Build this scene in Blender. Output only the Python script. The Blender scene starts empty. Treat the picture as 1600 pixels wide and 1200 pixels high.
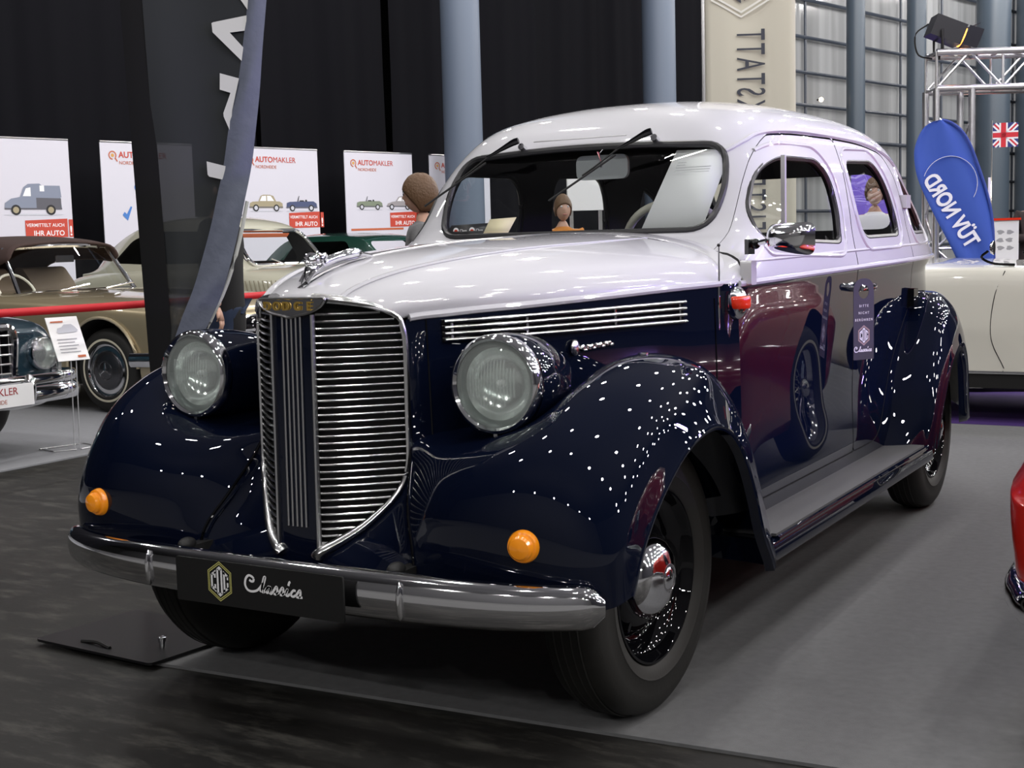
import bpy, bmesh, math, random
from mathutils import Vector, Matrix, Euler
R = math.radians
random.seed(7)
SC = bpy.context.scene
COL = SC.collection

# ---------------------------------------------------------------- materials
def mat(name, color=(.5, .5, .5), rough=.5, metal=0., coat=0., coat_rough=.03, emit=None, emit_strength=0., trans=0., ior=1.45, spec=.5, noise=None, bump=None, alpha=1., sheen=0.):
    m = bpy.data.materials.new(name); m.use_nodes = True
    nt = m.node_tree; b = nt.nodes['Principled BSDF']
    b.inputs['Base Color'].default_value = (*color, 1)
    b.inputs['Roughness'].default_value = rough
    b.inputs['Metallic'].default_value = metal
    b.inputs['Coat Weight'].default_value = coat
    b.inputs['Coat Roughness'].default_value = coat_rough
    b.inputs['Transmission Weight'].default_value = trans
    b.inputs['IOR'].default_value = ior
    b.inputs['Specular IOR Level'].default_value = spec
    b.inputs['Alpha'].default_value = alpha
    b.inputs['Sheen Weight'].default_value = sheen
    if emit:
        b.inputs['Emission Color'].default_value = (*emit, 1)
        b.inputs['Emission Strength'].default_value = emit_strength
    if noise:                       # (scale, amount, detail): soft tonal variation of the surface itself
        tc = nt.nodes.new('ShaderNodeTexCoord'); n = nt.nodes.new('ShaderNodeTexNoise')
        n.inputs['Scale'].default_value = noise[0]; n.inputs['Detail'].default_value = noise[2]
        mx = nt.nodes.new('ShaderNodeMix'); mx.data_type = 'RGBA'
        c2 = tuple(min(1, c * (1 + noise[1])) for c in color); c1 = tuple(c * (1 - noise[1]) for c in color)
        mx.inputs[6].default_value = (*c1, 1); mx.inputs[7].default_value = (*c2, 1)
        nt.links.new(tc.outputs['Object'], n.inputs['Vector'])
        nt.links.new(n.outputs['Fac'], mx.inputs[0]); nt.links.new(mx.outputs[2], b.inputs['Base Color'])
    if bump:                        # (scale, strength, distance)
        tc = nt.nodes.new('ShaderNodeTexCoord'); n = nt.nodes.new('ShaderNodeTexNoise')
        n.inputs['Scale'].default_value = bump[0]; n.inputs['Detail'].default_value = 4
        bp = nt.nodes.new('ShaderNodeBump'); bp.inputs['Strength'].default_value = bump[1]; bp.inputs['Distance'].default_value = bump[2]
        nt.links.new(tc.outputs['Object'], n.inputs['Vector'])
        nt.links.new(n.outputs['Fac'], bp.inputs['Height']); nt.links.new(bp.outputs['Normal'], b.inputs['Normal'])
    return m

def pane_mat(name, tint=(.9, .93, .93), refl=1.0, rough=.0):
    """thin sheet glass: see-through with a fresnel mirror on it"""
    m = bpy.data.materials.new(name); m.use_nodes = True
    nt = m.node_tree; nt.nodes.clear()
    o = nt.nodes.new('ShaderNodeOutputMaterial'); mx = nt.nodes.new('ShaderNodeMixShader')
    t = nt.nodes.new('ShaderNodeBsdfTransparent'); t.inputs[0].default_value = (*tint, 1)
    g = nt.nodes.new('ShaderNodeBsdfGlossy'); g.inputs['Roughness'].default_value = rough; g.inputs[0].default_value = (.95, .95, .95, 1)
    ge = nt.nodes.new('ShaderNodeNewGeometry'); dp = nt.nodes.new('ShaderNodeVectorMath'); dp.operation = 'DOT_PRODUCT'
    nt.links.new(ge.outputs['Normal'], dp.inputs[0]); nt.links.new(ge.outputs['Incoming'], dp.inputs[1])
    def mth(op, a, b=None):
        n = nt.nodes.new('ShaderNodeMath'); n.operation = op
        for i, v in enumerate((a, b)):
            if v is None: continue
            if isinstance(v, (int, float)): n.inputs[i].default_value = v
            else: nt.links.new(v, n.inputs[i])
        return n.outputs[0]
    ab = mth('ABSOLUTE', dp.outputs['Value']); p5 = mth('POWER', mth('SUBTRACT', 1, ab), 5)      # Schlick, the same from both faces
    nt.links.new(mth('MULTIPLY', mth('ADD', mth('MULTIPLY', p5, .93), .07), refl), mx.inputs[0])
    nt.links.new(t.outputs[0], mx.inputs[1]); nt.links.new(g.outputs[0], mx.inputs[2]); nt.links.new(mx.outputs[0], o.inputs[0])
    return m

# ---------------------------------------------------------------- curves
def cr(pts, n, closed=False):
    """Catmull-Rom through pts, n samples"""
    P = [Vector(p) for p in pts]; m = len(P)
    if m == 2 and not closed:
        return [P[0].lerp(P[1], i / (n - 1)) for i in range(n)]
    out = []
    for i in range(n):
        u = i / n * m if closed else i / (n - 1) * (m - 1)
        k = int(u)
        if not closed: k = min(k, m - 2)
        t = u - k
        if closed:
            a, b, c, d = P[(k - 1) % m], P[k % m], P[(k + 1) % m], P[(k + 2) % m]
        else:
            b, c = P[k], P[k + 1]
            a = P[k - 1] if k > 0 else b * 2 - c
            d = P[k + 2] if k + 2 < m else c * 2 - b
        out.append(((b * 2) + (c - a) * t + (a * 2 - b * 5 + c * 4 - d) * t * t + (b * 3 - a - c * 3 + d) * t ** 3) * .5)
    return out

def patch(ctrl, nu, nv):
    rows = [cr(r, nv) for r in ctrl]
    cols = [cr([r[j] for r in rows], nu) for j in range(nv)]
    return [[cols[j][i] for j in range(nv)] for i in range(nu)]

def lerp(a, b, t): return a + (b - a) * t
def table(tab, x):
    """smooth (Catmull-Rom) lookup in rows (x, v1, v2, ...)"""
    if x <= tab[0][0]: return tab[0][1:]
    if x >= tab[-1][0]: return tab[-1][1:]
    for i in range(len(tab) - 1):
        if tab[i][0] <= x <= tab[i + 1][0]:
            t = (x - tab[i][0]) / (tab[i + 1][0] - tab[i][0])
            return tuple(lerp(p, q, t) for p, q in zip(tab[i][1:], tab[i + 1][1:]))

def rpoly(pts, rad, n=6):
    """round the corners of a 2D polygon; rad a number or a list"""
    out = []; m = len(pts)
    for i in range(m):
        p = Vector(pts[i]); a = Vector(pts[i - 1]) - p; b = Vector(pts[(i + 1) % m]) - p
        r = rad[i] if isinstance(rad, (list, tuple)) else rad
        r = min(r, a.length * .48, b.length * .48)
        s, e = p + a.normalized() * r, p + b.normalized() * r
        for k in range(n + 1):
            t = k / n
            out.append(tuple(s * (1 - t) ** 2 + p * 2 * t * (1 - t) + e * t * t))
    return out

# ---------------------------------------------------------------- mesh builder
class MB:
    def __init__(self): self.v = []; self.f = []; self.m = []
    def add(self, vs, fs, mi=0):
        o = len(self.v); self.v += [tuple(x) for x in vs]
        for f in fs: self.f.append(tuple(o + i for i in f)); self.m.append(mi)
        return self
    def grid(self, rows, cu=False, cv=False, mi=0, flip=False):
        nu, nv = len(rows), len(rows[0]); fs = []; ms = []
        for i in range(nu if cu else nu - 1):
            for j in range(nv if cv else nv - 1):
                a, b = i * nv + j, i * nv + (j + 1) % nv
                c, d = ((i + 1) % nu) * nv + (j + 1) % nv, ((i + 1) % nu) * nv + j
                fs.append((a, d, c, b) if flip else (a, b, c, d)); ms.append(mi(i, j) if callable(mi) else mi)
        o = len(self.v); self.v += [tuple(p) for r in rows for p in r]
        for f, k in zip(fs, ms): self.f.append(tuple(o + i for i in f)); self.m.append(k)
        return self
    def box(self, c, s, rot=(0, 0, 0), mi=0):
        M = Euler(rot).to_matrix(); vs = []
        for x in (-.5, .5):
            for y in (-.5, .5):
                for z in (-.5, .5): vs.append(M @ Vector((x * s[0], y * s[1], z * s[2])) + Vector(c))
        return self.add(vs, [(0, 1, 3, 2), (4, 6, 7, 5), (0, 4, 5, 1), (2, 3, 7, 6), (0, 2, 6, 4), (1, 5, 7, 3)], mi)
    def lathe(self, prof, c, axis='z', n=32, mi=0, M=None):
        """prof: (radius, height) along the axis"""
        A = M or {'z': Matrix.Identity(3), 'x': Matrix(((0, 0, 1), (1, 0, 0), (0, 1, 0))), 'y': Matrix(((0, 1, 0), (0, 0, 1), (1, 0, 0)))}[axis]
        rows = []
        for r, h in prof:
            rows.append([A @ Vector((r * math.cos(2 * math.pi * k / n), r * math.sin(2 * math.pi * k / n), h)) + Vector(c) for k in range(n)])
        return self.grid(rows, cv=True, mi=mi)
    def tube(self, path, r, n=8, closed=False, mi=0, caps=True, flat=None, up=(0, 0, 1)):
        """swept round (or flattened: flat=(a,b)) section along a path; r a number or list"""
        P = [Vector(p) for p in path]; m = len(P); rows = []
        for i, p in enumerate(P):
            t = (P[(i + 1) % m] - P[i - 1]) if closed else (P[min(i + 1, m - 1)] - P[max(i - 1, 0)])
            t.normalize(); u = Vector(up)
            if abs(t.dot(u)) > .95: u = Vector((1, 0, 0)) if abs(t.x) < .8 else Vector((0, 1, 0))
            a = t.cross(u).normalized(); b = a.cross(t)
            rr = r[i] if isinstance(r, (list, tuple)) else r
            ra, rb = (rr * flat[0], rr * flat[1]) if flat else (rr, rr)
            rows.append([p + a * ra * math.cos(2 * math.pi * k / n) + b * rb * math.sin(2 * math.pi * k / n) for k in range(n)])
        o = len(self.v); self.grid(rows, cu=closed, cv=True, mi=mi)
        if caps and not closed:
            self.f.append(tuple(o + k for k in range(n))); self.m.append(mi)
            self.f.append(tuple(o + (m - 1) * n + k for k in reversed(range(n)))); self.m.append(mi)
        return self
    def prism(self, poly, axis, d0, d1, mi=0, c=(0, 0, 0)):
        """2D polygon extruded along axis ('x': poly is (y,z); 'y': (x,z); 'z': (x,y))"""
        f = {'x': lambda p, d: (d, p[0], p[1]), 'y': lambda p, d: (p[0], d, p[1]), 'z': lambda p, d: (p[0], p[1], d)}[axis]
        n = len(poly); vs = [Vector(f(p, d0)) + Vector(c) for p in poly] + [Vector(f(p, d1)) + Vector(c) for p in poly]
        fs = [tuple(range(n)), tuple(reversed(range(n, 2 * n)))] + [(i, i + n, (i + 1) % n + n, (i + 1) % n) for i in range(n)]
        return self.add(vs, fs, mi)
    def ball(self, c, r, n=16, m=10, mi=0, M=None):
        r = r if isinstance(r, (tuple, list)) else (r, r, r); rows = []
        for i in range(m + 1):
            a = math.pi * i / m
            row = []
            for k in range(n):
                b = 2 * math.pi * k / n
                p = Vector((r[0] * math.sin(a) * math.cos(b), r[1] * math.sin(a) * math.sin(b), r[2] * math.cos(a)))
                row.append((M @ p if M else p) + Vector(c))
            rows.append(row)
        return self.grid(rows, cv=True, mi=mi)
    def text(self, s, size, M, mi=0, ext=.001, bold=0., align='LEFT', space=1., shear=0., width=1., fit=None):
        """flat lettering; M places the text plane (x along the line, y up, z out)"""
        c = bpy.data.curves.new('lettering', 'FONT'); c.body = s; c.size = size; c.extrude = ext; c.offset = bold * size
        c.align_x = align; c.space_character = space; c.shear = shear; c.resolution_u = 4
        o = bpy.data.objects.new('lettering', c); COL.objects.link(o)
        dg = bpy.context.evaluated_depsgraph_get(); me = bpy.data.meshes.new_from_object(o.evaluated_get(dg))
        if fit: width = fit / max(v.co.x for v in me.vertices)
        M = M @ Matrix.Diagonal((width, 1, 1, 1))
        self.add([M @ v.co for v in me.vertices], [tuple(p.vertices) for p in me.polygons], mi)
        bpy.data.objects.remove(o); bpy.data.curves.remove(c); bpy.data.meshes.remove(me)
        return self
    def xform(self, M):
        self.v = [tuple(M @ Vector(p)) for p in self.v]; return self
    def mirror(self):
        """adds the x-mirrored copy"""
        n = len(self.v); self.v += [(-x, y, z) for x, y, z in self.v]
        k = len(self.f)
        for i in range(k): self.f.append(tuple(n + q for q in reversed(self.f[i]))); self.m.append(self.m[i])
        return self
    def build(self, name, mats, parent=None, angle=40, fix=True, weld=0.):
        me = bpy.data.meshes.new(name); me.from_pydata(self.v, [], self.f)
        for m in (mats if isinstance(mats, (list, tuple)) else [mats]): me.materials.append(m)
        me.polygons.foreach_set('material_index', self.m)
        if fix or weld:
            bm = bmesh.new(); bm.from_mesh(me)
            if weld: bmesh.ops.remove_doubles(bm, verts=bm.verts, dist=weld)
            if fix: bmesh.ops.recalc_face_normals(bm, faces=bm.faces)
            bm.to_mesh(me); bm.free()
        smooth(me, angle)
        o = bpy.data.objects.new(name, me); COL.objects.link(o)
        if parent: o.parent = parent
        return o

def smooth(me, angle=40):
    me.polygons.foreach_set('use_smooth', [True] * len(me.polygons))
    me.set_sharp_from_angle(angle=R(angle)); me.update()

def MT(o, x=(1, 0, 0), y=(0, 0, 1)):
    """plane matrix from origin, text direction and up direction"""
    x = Vector(x).normalized(); y = Vector(y); y = (y - x * y.dot(x)).normalized(); z = x.cross(y)
    return Matrix(((x.x, y.x, z.x, o[0]), (x.y, y.y, z.y, o[1]), (x.z, y.z, z.z, o[2]), (0, 0, 0, 1)))

def boolean(o, cutter, op='DIFFERENCE', keep=False, angle=35):
    if o.parent: cutter.parent = o.parent
    md = o.modifiers.new('b', 'BOOLEAN'); md.object = cutter; md.operation = op; md.solver = 'EXACT'
    bpy.context.view_layer.update()
    dg = bpy.context.evaluated_depsgraph_get(); me = bpy.data.meshes.new_from_object(o.evaluated_get(dg))
    o.modifiers.clear(); old = o.data; o.data = me; me.name = old.name
    if not keep: bpy.data.objects.remove(cutter)
    smooth(me, angle); return o

def apply_mods(o, angle=40):
    bpy.context.view_layer.update()
    dg = bpy.context.evaluated_depsgraph_get(); me = bpy.data.meshes.new_from_object(o.evaluated_get(dg))
    o.modifiers.clear(); o.data = me; smooth(me, angle); return o

def solid(o, th, off=-1, mo=0):
    md = o.modifiers.new('s', 'SOLIDIFY'); md.thickness = th; md.offset = off; md.material_offset = mo; md.material_offset_rim = 0
    return o

# ---------------------------------------------------------------- naming
def tag(o, label, cat, group=None):
    o['label'] = label; o['category'] = cat
    if group: o['group'] = group
    return o
def thing(name, label, cat, loc=(0, 0, 0), rz=0., group=None):
    o = bpy.data.objects.new(name, None); COL.objects.link(o); o.empty_display_size = .1
    o.location = loc; o.rotation_euler = (0, 0, rz)
    return tag(o, label, cat, group)
def structure(o):
    o['kind'] = 'structure'; return o
def copy_tree(o, parent=None):
    c = o.copy(); COL.objects.link(c)
    if parent: c.parent = parent; c.matrix_parent_inverse = o.matrix_parent_inverse.copy()
    for ch in list(o.children): copy_tree(ch, c)
    return c

# ---------------------------------------------------------------- camera
CAM = (2.1186, -3.0654, 1.2198); YAW, PITCH, ROLL, FPX = -.5325, -.1053, -.0270, 2080.3
def cam_axes():
    fw = Vector((math.sin(YAW) * math.cos(PITCH), math.cos(YAW) * math.cos(PITCH), math.sin(PITCH)))
    r = fw.cross(Vector((0, 0, 1))).normalized(); u = r.cross(fw)
    return r * math.cos(ROLL) + u * math.sin(ROLL), -r * math.sin(ROLL) + u * math.cos(ROLL), fw
_r, _u, _f = cam_axes()
cd = bpy.data.cameras.new('camera'); cam = bpy.data.objects.new('camera', cd); COL.objects.link(cam)
cam.matrix_world = Matrix(((_r.x, _u.x, -_f.x, CAM[0]), (_r.y, _u.y, -_f.y, CAM[1]), (_r.z, _u.z, -_f.z, CAM[2]), (0, 0, 0, 1)))
cd.sensor_fit = 'HORIZONTAL'; cd.sensor_width = 36; cd.lens = FPX / 1600 * 36; cd.clip_end = 300
SC.camera = cam
M = {}
M['silver'] = mat('silver_paint', (.54, .54, .572), .46, .14, 1, .04, spec=.25)
M['navy'] = mat('navy_paint', (.0025, .0045, .0142), .30, 0, 1, .010, spec=0)
M['chrome'] = mat('chrome', (.80, .80, .82), .07, 1)
M['bright_bar'] = mat('bright_bar', (.80, .80, .80), .20, 1)
M['satin'] = mat('satin_metal', (.55, .55, .56), .28, 1)
M['black_gloss'] = mat('black_enamel', (.003, .003, .004), .2, 0, .7, .02, spec=0)
M['black'] = mat('black_rubber', (.012, .012, .012), .55)
M['tyre'] = mat('tyre_rubber', (.016, .0155, .014), .62, bump=(90, .15, .002))
M['gasket'] = mat('window_rubber', (.02, .02, .022), .35)
M['lining'] = mat('cabin_lining', (.012, .012, .014), .9)
M['seat'] = mat('seat_cloth', (.02, .02, .023), .9)
M['under'] = mat('underbody', (.008, .008, .008), .9)
M['glass'] = pane_mat('window_glass', (.93, .955, .95), .8)
M['lens'] = pane_mat('lens_glass', (.93, .96, .945), 1.1)
def frosted(m, c, k):
    nt = m.node_tree; o = nt.nodes['Material Output']; last = o.inputs[0].links[0].from_socket
    d = nt.nodes.new('ShaderNodeBsdfDiffuse'); d.inputs[0].default_value = (*c, 1); mx = nt.nodes.new('ShaderNodeMixShader'); mx.inputs[0].default_value = k
    nt.links.new(last, mx.inputs[1]); nt.links.new(d.outputs[0], mx.inputs[2]); nt.links.new(mx.outputs[0], o.inputs[0])
frosted(M['lens'], (.84, .87, .86), .17)
M['amber'] = mat('amber_lens', (.93, .30, .008), .15, 0, 1, .02, emit=(1, .33, .02), emit_strength=.05)
M['red_lens'] = mat('red_lens', (.75, .035, .01), .15, 0, 1, .03)
M['mat_grey'] = mat('ribbed_rubber_mat', (.075, .075, .08), .6, bump=(160, .2, .001))
M['paper'] = mat('white_paper', (.92, .92, .93), .8)
M['cream_paper'] = mat('cream_card', (.80, .70, .48), .8)
M['ink'] = mat('grey_ink', (.35, .35, .38), .8)
M['ink_dark'] = mat('dark_ink', (.03, .03, .04), .7)
M['gold'] = mat('gold_lettering', (.75, .50, .12), .3, .8)
M['plate_black'] = mat('plate_black', (.008, .008, .008), .5)
M['white'] = mat('white_print', (.85, .85, .86), .6)
M['olive'] = mat('olive_gold_line', (.52, .50, .16), .5)
M['beige'] = mat('ivory_plastic', (.72, .70, .60), .35)
M['reflector'] = mat('reflector_silver', (.86, .90, .88), .16, .9)
M['lens_rim'] = mat('lens_rim_grey', (.10, .13, .12), .3, .3)
M['tag_grey'] = mat('charcoal_card', (.045, .043, .055), .65)
M['pinkline'] = mat('faded_line', (.55, .40, .36), .6)
M['silver_flat'] = mat('silver_bracket', (.62, .62, .63), .35, .3, .5)
# ================================================================= the dark blue and silver sedan
car = thing('vintage_sedan', 'dark blue sedan with silver roof and bonnet, tall chrome grille, parked centre on grey carpet', 'car')
TWO = [M['silver'], M['navy'], M['lining']]

# ---- body shell: stack of plan outlines ---------------------------------------
LV = [  # z, y front, y rear, half width, front squareness, rear squareness
 (.34, .585, 3.50, .690, 24, 4.5), (.42, .585, 3.54, .698, 24, 4.5), (.60, .585, 3.58, .694, 24, 4.5), (.90, .585, 3.60, .704, 24, 4.5),
 (1.04, .585, 3.58, .712, 24, 4.3), (1.085, .585, 3.62, .716, 24, 5), (1.10, .60, 3.62, .714, 22, 5), (1.15, .70, 3.60, .703, 17, 4.8), (1.20, .83, 3.57, .692, 15, 4.6),
 (1.235, .905, 3.55, .686, 14, 4.4), (1.28, .945, 3.52, .680, 13, 4.3), (1.35, .985, 3.46, .668, 11.5, 4.2), (1.45, 1.035, 3.36, .646, 9, 4.0),
 (1.52, 1.075, 3.32, .622, 7.4, 4.0), (1.56, 1.100, 3.26, .606, 6.5, 3.9), (1.60, 1.135, 3.19, .583, 5.8, 3.7), (1.64, 1.19, 3.09, .548, 5, 3.4),
 (1.675, 1.27, 2.97, .492, 3.8, 3.0), (1.70, 1.37, 2.84, .42, 3.1, 2.7), (1.718, 1.49, 2.68, .33, 2.6, 2.4), (1.729, 1.63, 2.50, .225, 2.3, 2.1), (1.735, 1.80, 2.30, .11, 2.1, 2), (1.737, 2.0, 2.06, .02, 2, 2)]
NB = 200
def outline(z, yf, yr, w, nf, nr):
    k = min(1, max(0, (z - 1.5) / .22)); yc = lerp(1.95, (yf + yr) / 2, k)
    fine = []
    for i in range(721):
        th = math.pi * i / 720; s, c = math.sin(th), math.cos(th)
        n, a = (nf, yc - yf) if c > 0 else (nr, yr - yc)
        # walk the superellipse by true angle so that square corners keep their points
        q = (abs(s) ** n + abs(c) ** n) ** (-1 / n)
        fine.append((w * s * q, yc - a * c * q))
    L = [0]
    for p, q in zip(fine, fine[1:]): L.append(L[-1] + math.hypot(p[0] - q[0], p[1] - q[1]))
    out = []; j = 0
    for k in range(NB // 2 + 1):
        d = L[-1] * k / (NB // 2)
        while j < 719 and L[j + 1] < d: j += 1
        t = (d - L[j]) / max(1e-9, L[j + 1] - L[j])
        out.append((lerp(fine[j][0], fine[j + 1][0], t), lerp(fine[j][1], fine[j + 1][1], t)))
    return out + [(-x, y) for x, y in reversed(out[1:-1])]
def shell_rows():
    zs = []
    for a, b in zip(LV, LV[1:]):
        n = max(1, round((b[0] - a[0]) / .022)) if a[0] < 1.6 else 3
        zs += [a[0] + (b[0] - a[0]) * i / n for i in range(n)]
    zs.append(LV[-1][0])
    def smooth_lv(z):
        for i in range(len(LV) - 1):
            if LV[i][0] <= z <= LV[i + 1][0]:
                t = (z - LV[i][0]) / (LV[i + 1][0] - LV[i][0]); out = []
                for j in range(1, 6):
                    h = LV[i + 1][0] - LV[i][0]
                    def sl(k):      # harmonic (monotone) slope
                        if k <= 0 or k >= len(LV) - 1: return None
                        d0 = (LV[k][j] - LV[k - 1][j]) / (LV[k][0] - LV[k - 1][0]); d1 = (LV[k + 1][j] - LV[k][j]) / (LV[k + 1][0] - LV[k][0])
                        return 0 if d0 * d1 <= 0 else 2 * d0 * d1 / (d0 + d1)
                    d = (LV[i + 1][j] - LV[i][j]) / h; m0 = sl(i); m1 = sl(i + 1)
                    m0 = d if m0 is None else m0; m1 = d if m1 is None else m1
                    out.append(LV[i][j] * (1 + 2 * t) * (1 - t) ** 2 + LV[i + 1][j] * t * t * (3 - 2 * t) + h * (m0 * t * (1 - t) ** 2 + m1 * t * t * (t - 1)))
                return out
        return list(LV[-1][1:])
    rows = []
    for z in zs:
        k = min(1, max(0, (1.35 - z) / .15))
        rows.append([(x, y, z + .011 * (y - .65) * k) for x, y in outline(z, *smooth_lv(z))])
    return zs, rows
ZS, SR = shell_rows()
BELT_ROW = max(i for i, z in enumerate(ZS) if z <= 1.0851)
mb = MB(); mb.grid(SR, cv=True, mi=lambda i, j: 1 if i < BELT_ROW else 0)
n = len(SR[0]); o0 = (len(SR) - 1) * n
mb.f.append(tuple(o0 + k for k in range(n))); mb.m.append(0)
body = mb.build('body_shell', TWO, car)
# lay the normals outwards, then give the sheet a thickness with the dark lining inside
solid(body, .028, -1, 2); apply_mods(body, 35)
def _rows(z, f):
    for i in range(len(ZS) - 1):
        a, b = f(SR[i]), f(SR[i + 1])
        if a is None or b is None: continue
        if a[1] <= z <= b[1]: return lerp(a[0], b[0], (z - a[1]) / ((b[1] - a[1]) or 1e-9))
    return None
def side_x(y, z):
    """half width of the shell at (y, z)"""
    def f(row):
        best = None
        for a, b in zip(row[:NB // 2], row[1:NB // 2 + 1]):
            if a[1] <= y <= b[1]:
                t = (y - a[1]) / ((b[1] - a[1]) or 1e-9); x = lerp(a[0], b[0], t)
                if best is None or x > best[0]: best = (x, lerp(a[2], b[2], t))
        return best
    v = _rows(z, f); return .6 if v is None else v
def front_y(x, z):
    def f(row):
        for a, b in zip(row[:NB // 2], row[1:NB // 2 + 1]):
            if a[0] <= abs(x) <= b[0]:
                t = (abs(x) - a[0]) / ((b[0] - a[0]) or 1e-9); return (lerp(a[1], b[1], t), lerp(a[2], b[2], t))
    v = _rows(z, f); return 1.0 if v is None else v
def ws_y(z): return table([(1.20, .83), (1.235, .905), (1.28, .945), (1.35, .985), (1.45, 1.035), (1.52, 1.078), (1.56, 1.12)], z)[0]
# window openings, (y, z) on the side, (x, z) on the screen
W1 = rpoly([(.955, 1.205), (.985, 1.30), (1.085, 1.435), (1.24, 1.487), (1.64, 1.492), (1.745, 1.42), (1.765, 1.30), (1.74, 1.195), (1.70, 1.185)], [.04, .10, .12, .14, .12, .12, .2, .06, .05])
W2 = rpoly([(1.975, 1.50), (2.40, 1.515), (2.53, 1.40), (2.59, 1.205), (2.055, 1.200), (2.00, 1.30)], [.07, .16, .2, .08, .08, .2])
W3 = rpoly([(2.82, 1.475), (2.96, 1.43), (3.12, 1.30), (3.17, 1.215), (2.85, 1.212)], [.04, .14, .15, .06, .05])
WS = rpoly([(-.505, 1.245), (.505, 1.245), (.535, 1.38), (.50, 1.525), (0, 1.548), (-.50, 1.525), (-.535, 1.38)], [.12, .12, .4, .13, .9, .13, .4])
RW = rpoly([(-.44, 1.24), (.44, 1.24), (.42, 1.50), (-.42, 1.50)], .09)
def cutter(poly, ax, a, b): return MB().prism(poly, ax, a, b).build('c', [M['lining']])
for W in (W1, W2, W3):
    boolean(body, cutter(W, 'x', .575, 1.2)); boolean(body, cutter(W, 'x', -1.2, -.575))
boolean(body, cutter(WS, 'y', .6, 1.4)); boolean(body, cutter(RW, 'y', 2.9, 3.8))

# doors on the visible side: real panel gaps
D1 = rpoly([(.672, .405), (.668, 1.08), (.70, 1.10), (.955, 1.36), (1.06, 1.49), (1.22, 1.553), (1.45, 1.566), (1.93, 1.574), (1.885, 1.25), (1.868, 1.06), (1.868, .405)], [.03, .2, .03, .3, .25, .2, .2, .02, .3, .3, .02])
D2 = rpoly([(1.876, .405), (1.876, 1.06), (1.893, 1.25), (1.938, 1.574), (2.30, 1.572), (2.60, 1.545), (2.715, 1.45), (2.72, 1.05), (2.715, .93), (2.45, .73), (2.22, .405)], [.02, .3, .3, .02, .2, .2, .06, .3, .05, .3, .1])
def grow(poly, d):
    m = len(poly); cx = sum(p[0] for p in poly) / m; cy = sum(p[1] for p in poly) / m; out = []
    for i in range(m):
        a, b = Vector(poly[i - 1]), Vector(poly[(i + 1) % m]); t = (b - a).normalized(); nrm = Vector((t.y, -t.x))
        if nrm.dot(Vector(poly[i]) - Vector((cx, cy))) < 0: nrm = -nrm
        q = Vector(poly[i]) + nrm * d; out.append((q.x, q.y))
    return out
doors = []
for nm, D in (('front_door', D1), ('rear_door', D2)):
    d = body.copy(); d.data = body.data.copy(); d.name = nm; COL.objects.link(d); d.parent = car
    boolean(d, cutter(D, 'x', .580, 1.2), 'INTERSECT'); boolean(body, cutter(grow(D, .0065), 'x', .578, 1.2)); doors.append(d)
front_door, rear_door = doors

# window rubber, panes and raised surrounds
def ring_on_side(poly, off, s=1):
    P = [(p[0], p[1]) for p in grow(poly, off)] if off else poly
    return [Vector((s * side_x(y, z), y, z)) for y, z in P]
def pane(name, poly, ax, par, s=1, inset=.016, label=None):
    mb = MB()
    if ax == 'x':
        P = [Vector((s * (side_x(y, z) - inset), y, z)) for y, z in grow(poly, .008)]
        c = sum(P, Vector()) / len(P); mb.add(P + [c], [(i, (i + 1) % len(P), len(P)) for i in range(len(P))])
    o = mb.build(name, [M['glass']], par); return o
for W, par, s in ((W1, front_door, 1), (W2, rear_door, 1), (W3, body, 1), (W1, body, -1), (W2, body, -1), (W3, body, -1)):
    pane('side_window', W, 'x', par, s)
    r = MB(); r.tube([p - Vector((s * .012, 0, 0)) for p in ring_on_side(W, -.004, s)], .011, 6, closed=True); r.build('window_seal', [M['gasket']], par)
    if s > 0:
        Q = ring_on_side(W, .042); ok = [p.y > ws_y(p.z) + .075 for p in Q]; k0 = next((q for q in range(len(Q)) if ok[q] and not ok[q - 1]), 0); Q = [Q[(k0 + q) % len(Q)] for q in range(len(Q)) if ok[(k0 + q) % len(Q)]]
        r = MB(); r.tube([p - Vector((.003, 0, 0)) for p in Q], .009, 8, closed=all(ok)); r.build('window_bead', [M['silver']], par)
# vent-window post in the front door glass
MB().box((.652, 1.225, 1.335), (.014, .016, .30), (0, 0, 0)).build('quarterlight_post', [M['silver_flat']], front_door)
# windscreen: flat sheet leaning with the shell
P = [Vector((x, ws_y(z) + .012, z)) for x, z in grow(WS, .01)]
c = Vector((0, ws_y(1.39) + .012, 1.39))
MB().add(P + [c], [(i, (i + 1) % len(P), len(P)) for i in range(len(P))]).build('windscreen', [M['glass']], car)
r = MB(); r.tube([Vector((x, front_y(x, z) + .002, z)) for x, z in WS], .0115, 8, closed=True); r.build('windscreen_seal', [M['gasket']], car)
P = [Vector((x, 3.42, z)) for x, z in RW]
# roof gutter
g = [(.62, 1.085, 1.50), (.605, 1.14, 1.53), (.592, 1.25, 1.565), (.582, 1.50, 1.582), (.582, 1.95, 1.588), (.585, 2.35, 1.583), (.60, 2.65, 1.555), (.612, 2.85, 1.50)]
pts = []
for p in cr(g, 40): pts.append(Vector((side_x(p.y, p.z) + .002, p.y, p.z)))
MB().tube(pts, .008, 6).build('roof_gutter', [M['silver']], car)
# belt swage
pts = []
for i in range(60):
    y = lerp(.66, 3.35, i / 59); z = 1.083 + .011 * (y - .65); pts.append(Vector((side_x(y, z) + .001, y, z)))
MB().tube(pts, .010, 8).build('belt_moulding', [M['silver']], car)
pts2 = [p + Vector((0.001, 0, .062)) for p in pts if p.y > .74]
MB().tube([Vector((side_x(p.y, p.z) - .003, p.y, p.z)) for p in pts2], .007, 6).build('waist_bead', [M['silver']], car)

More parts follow.
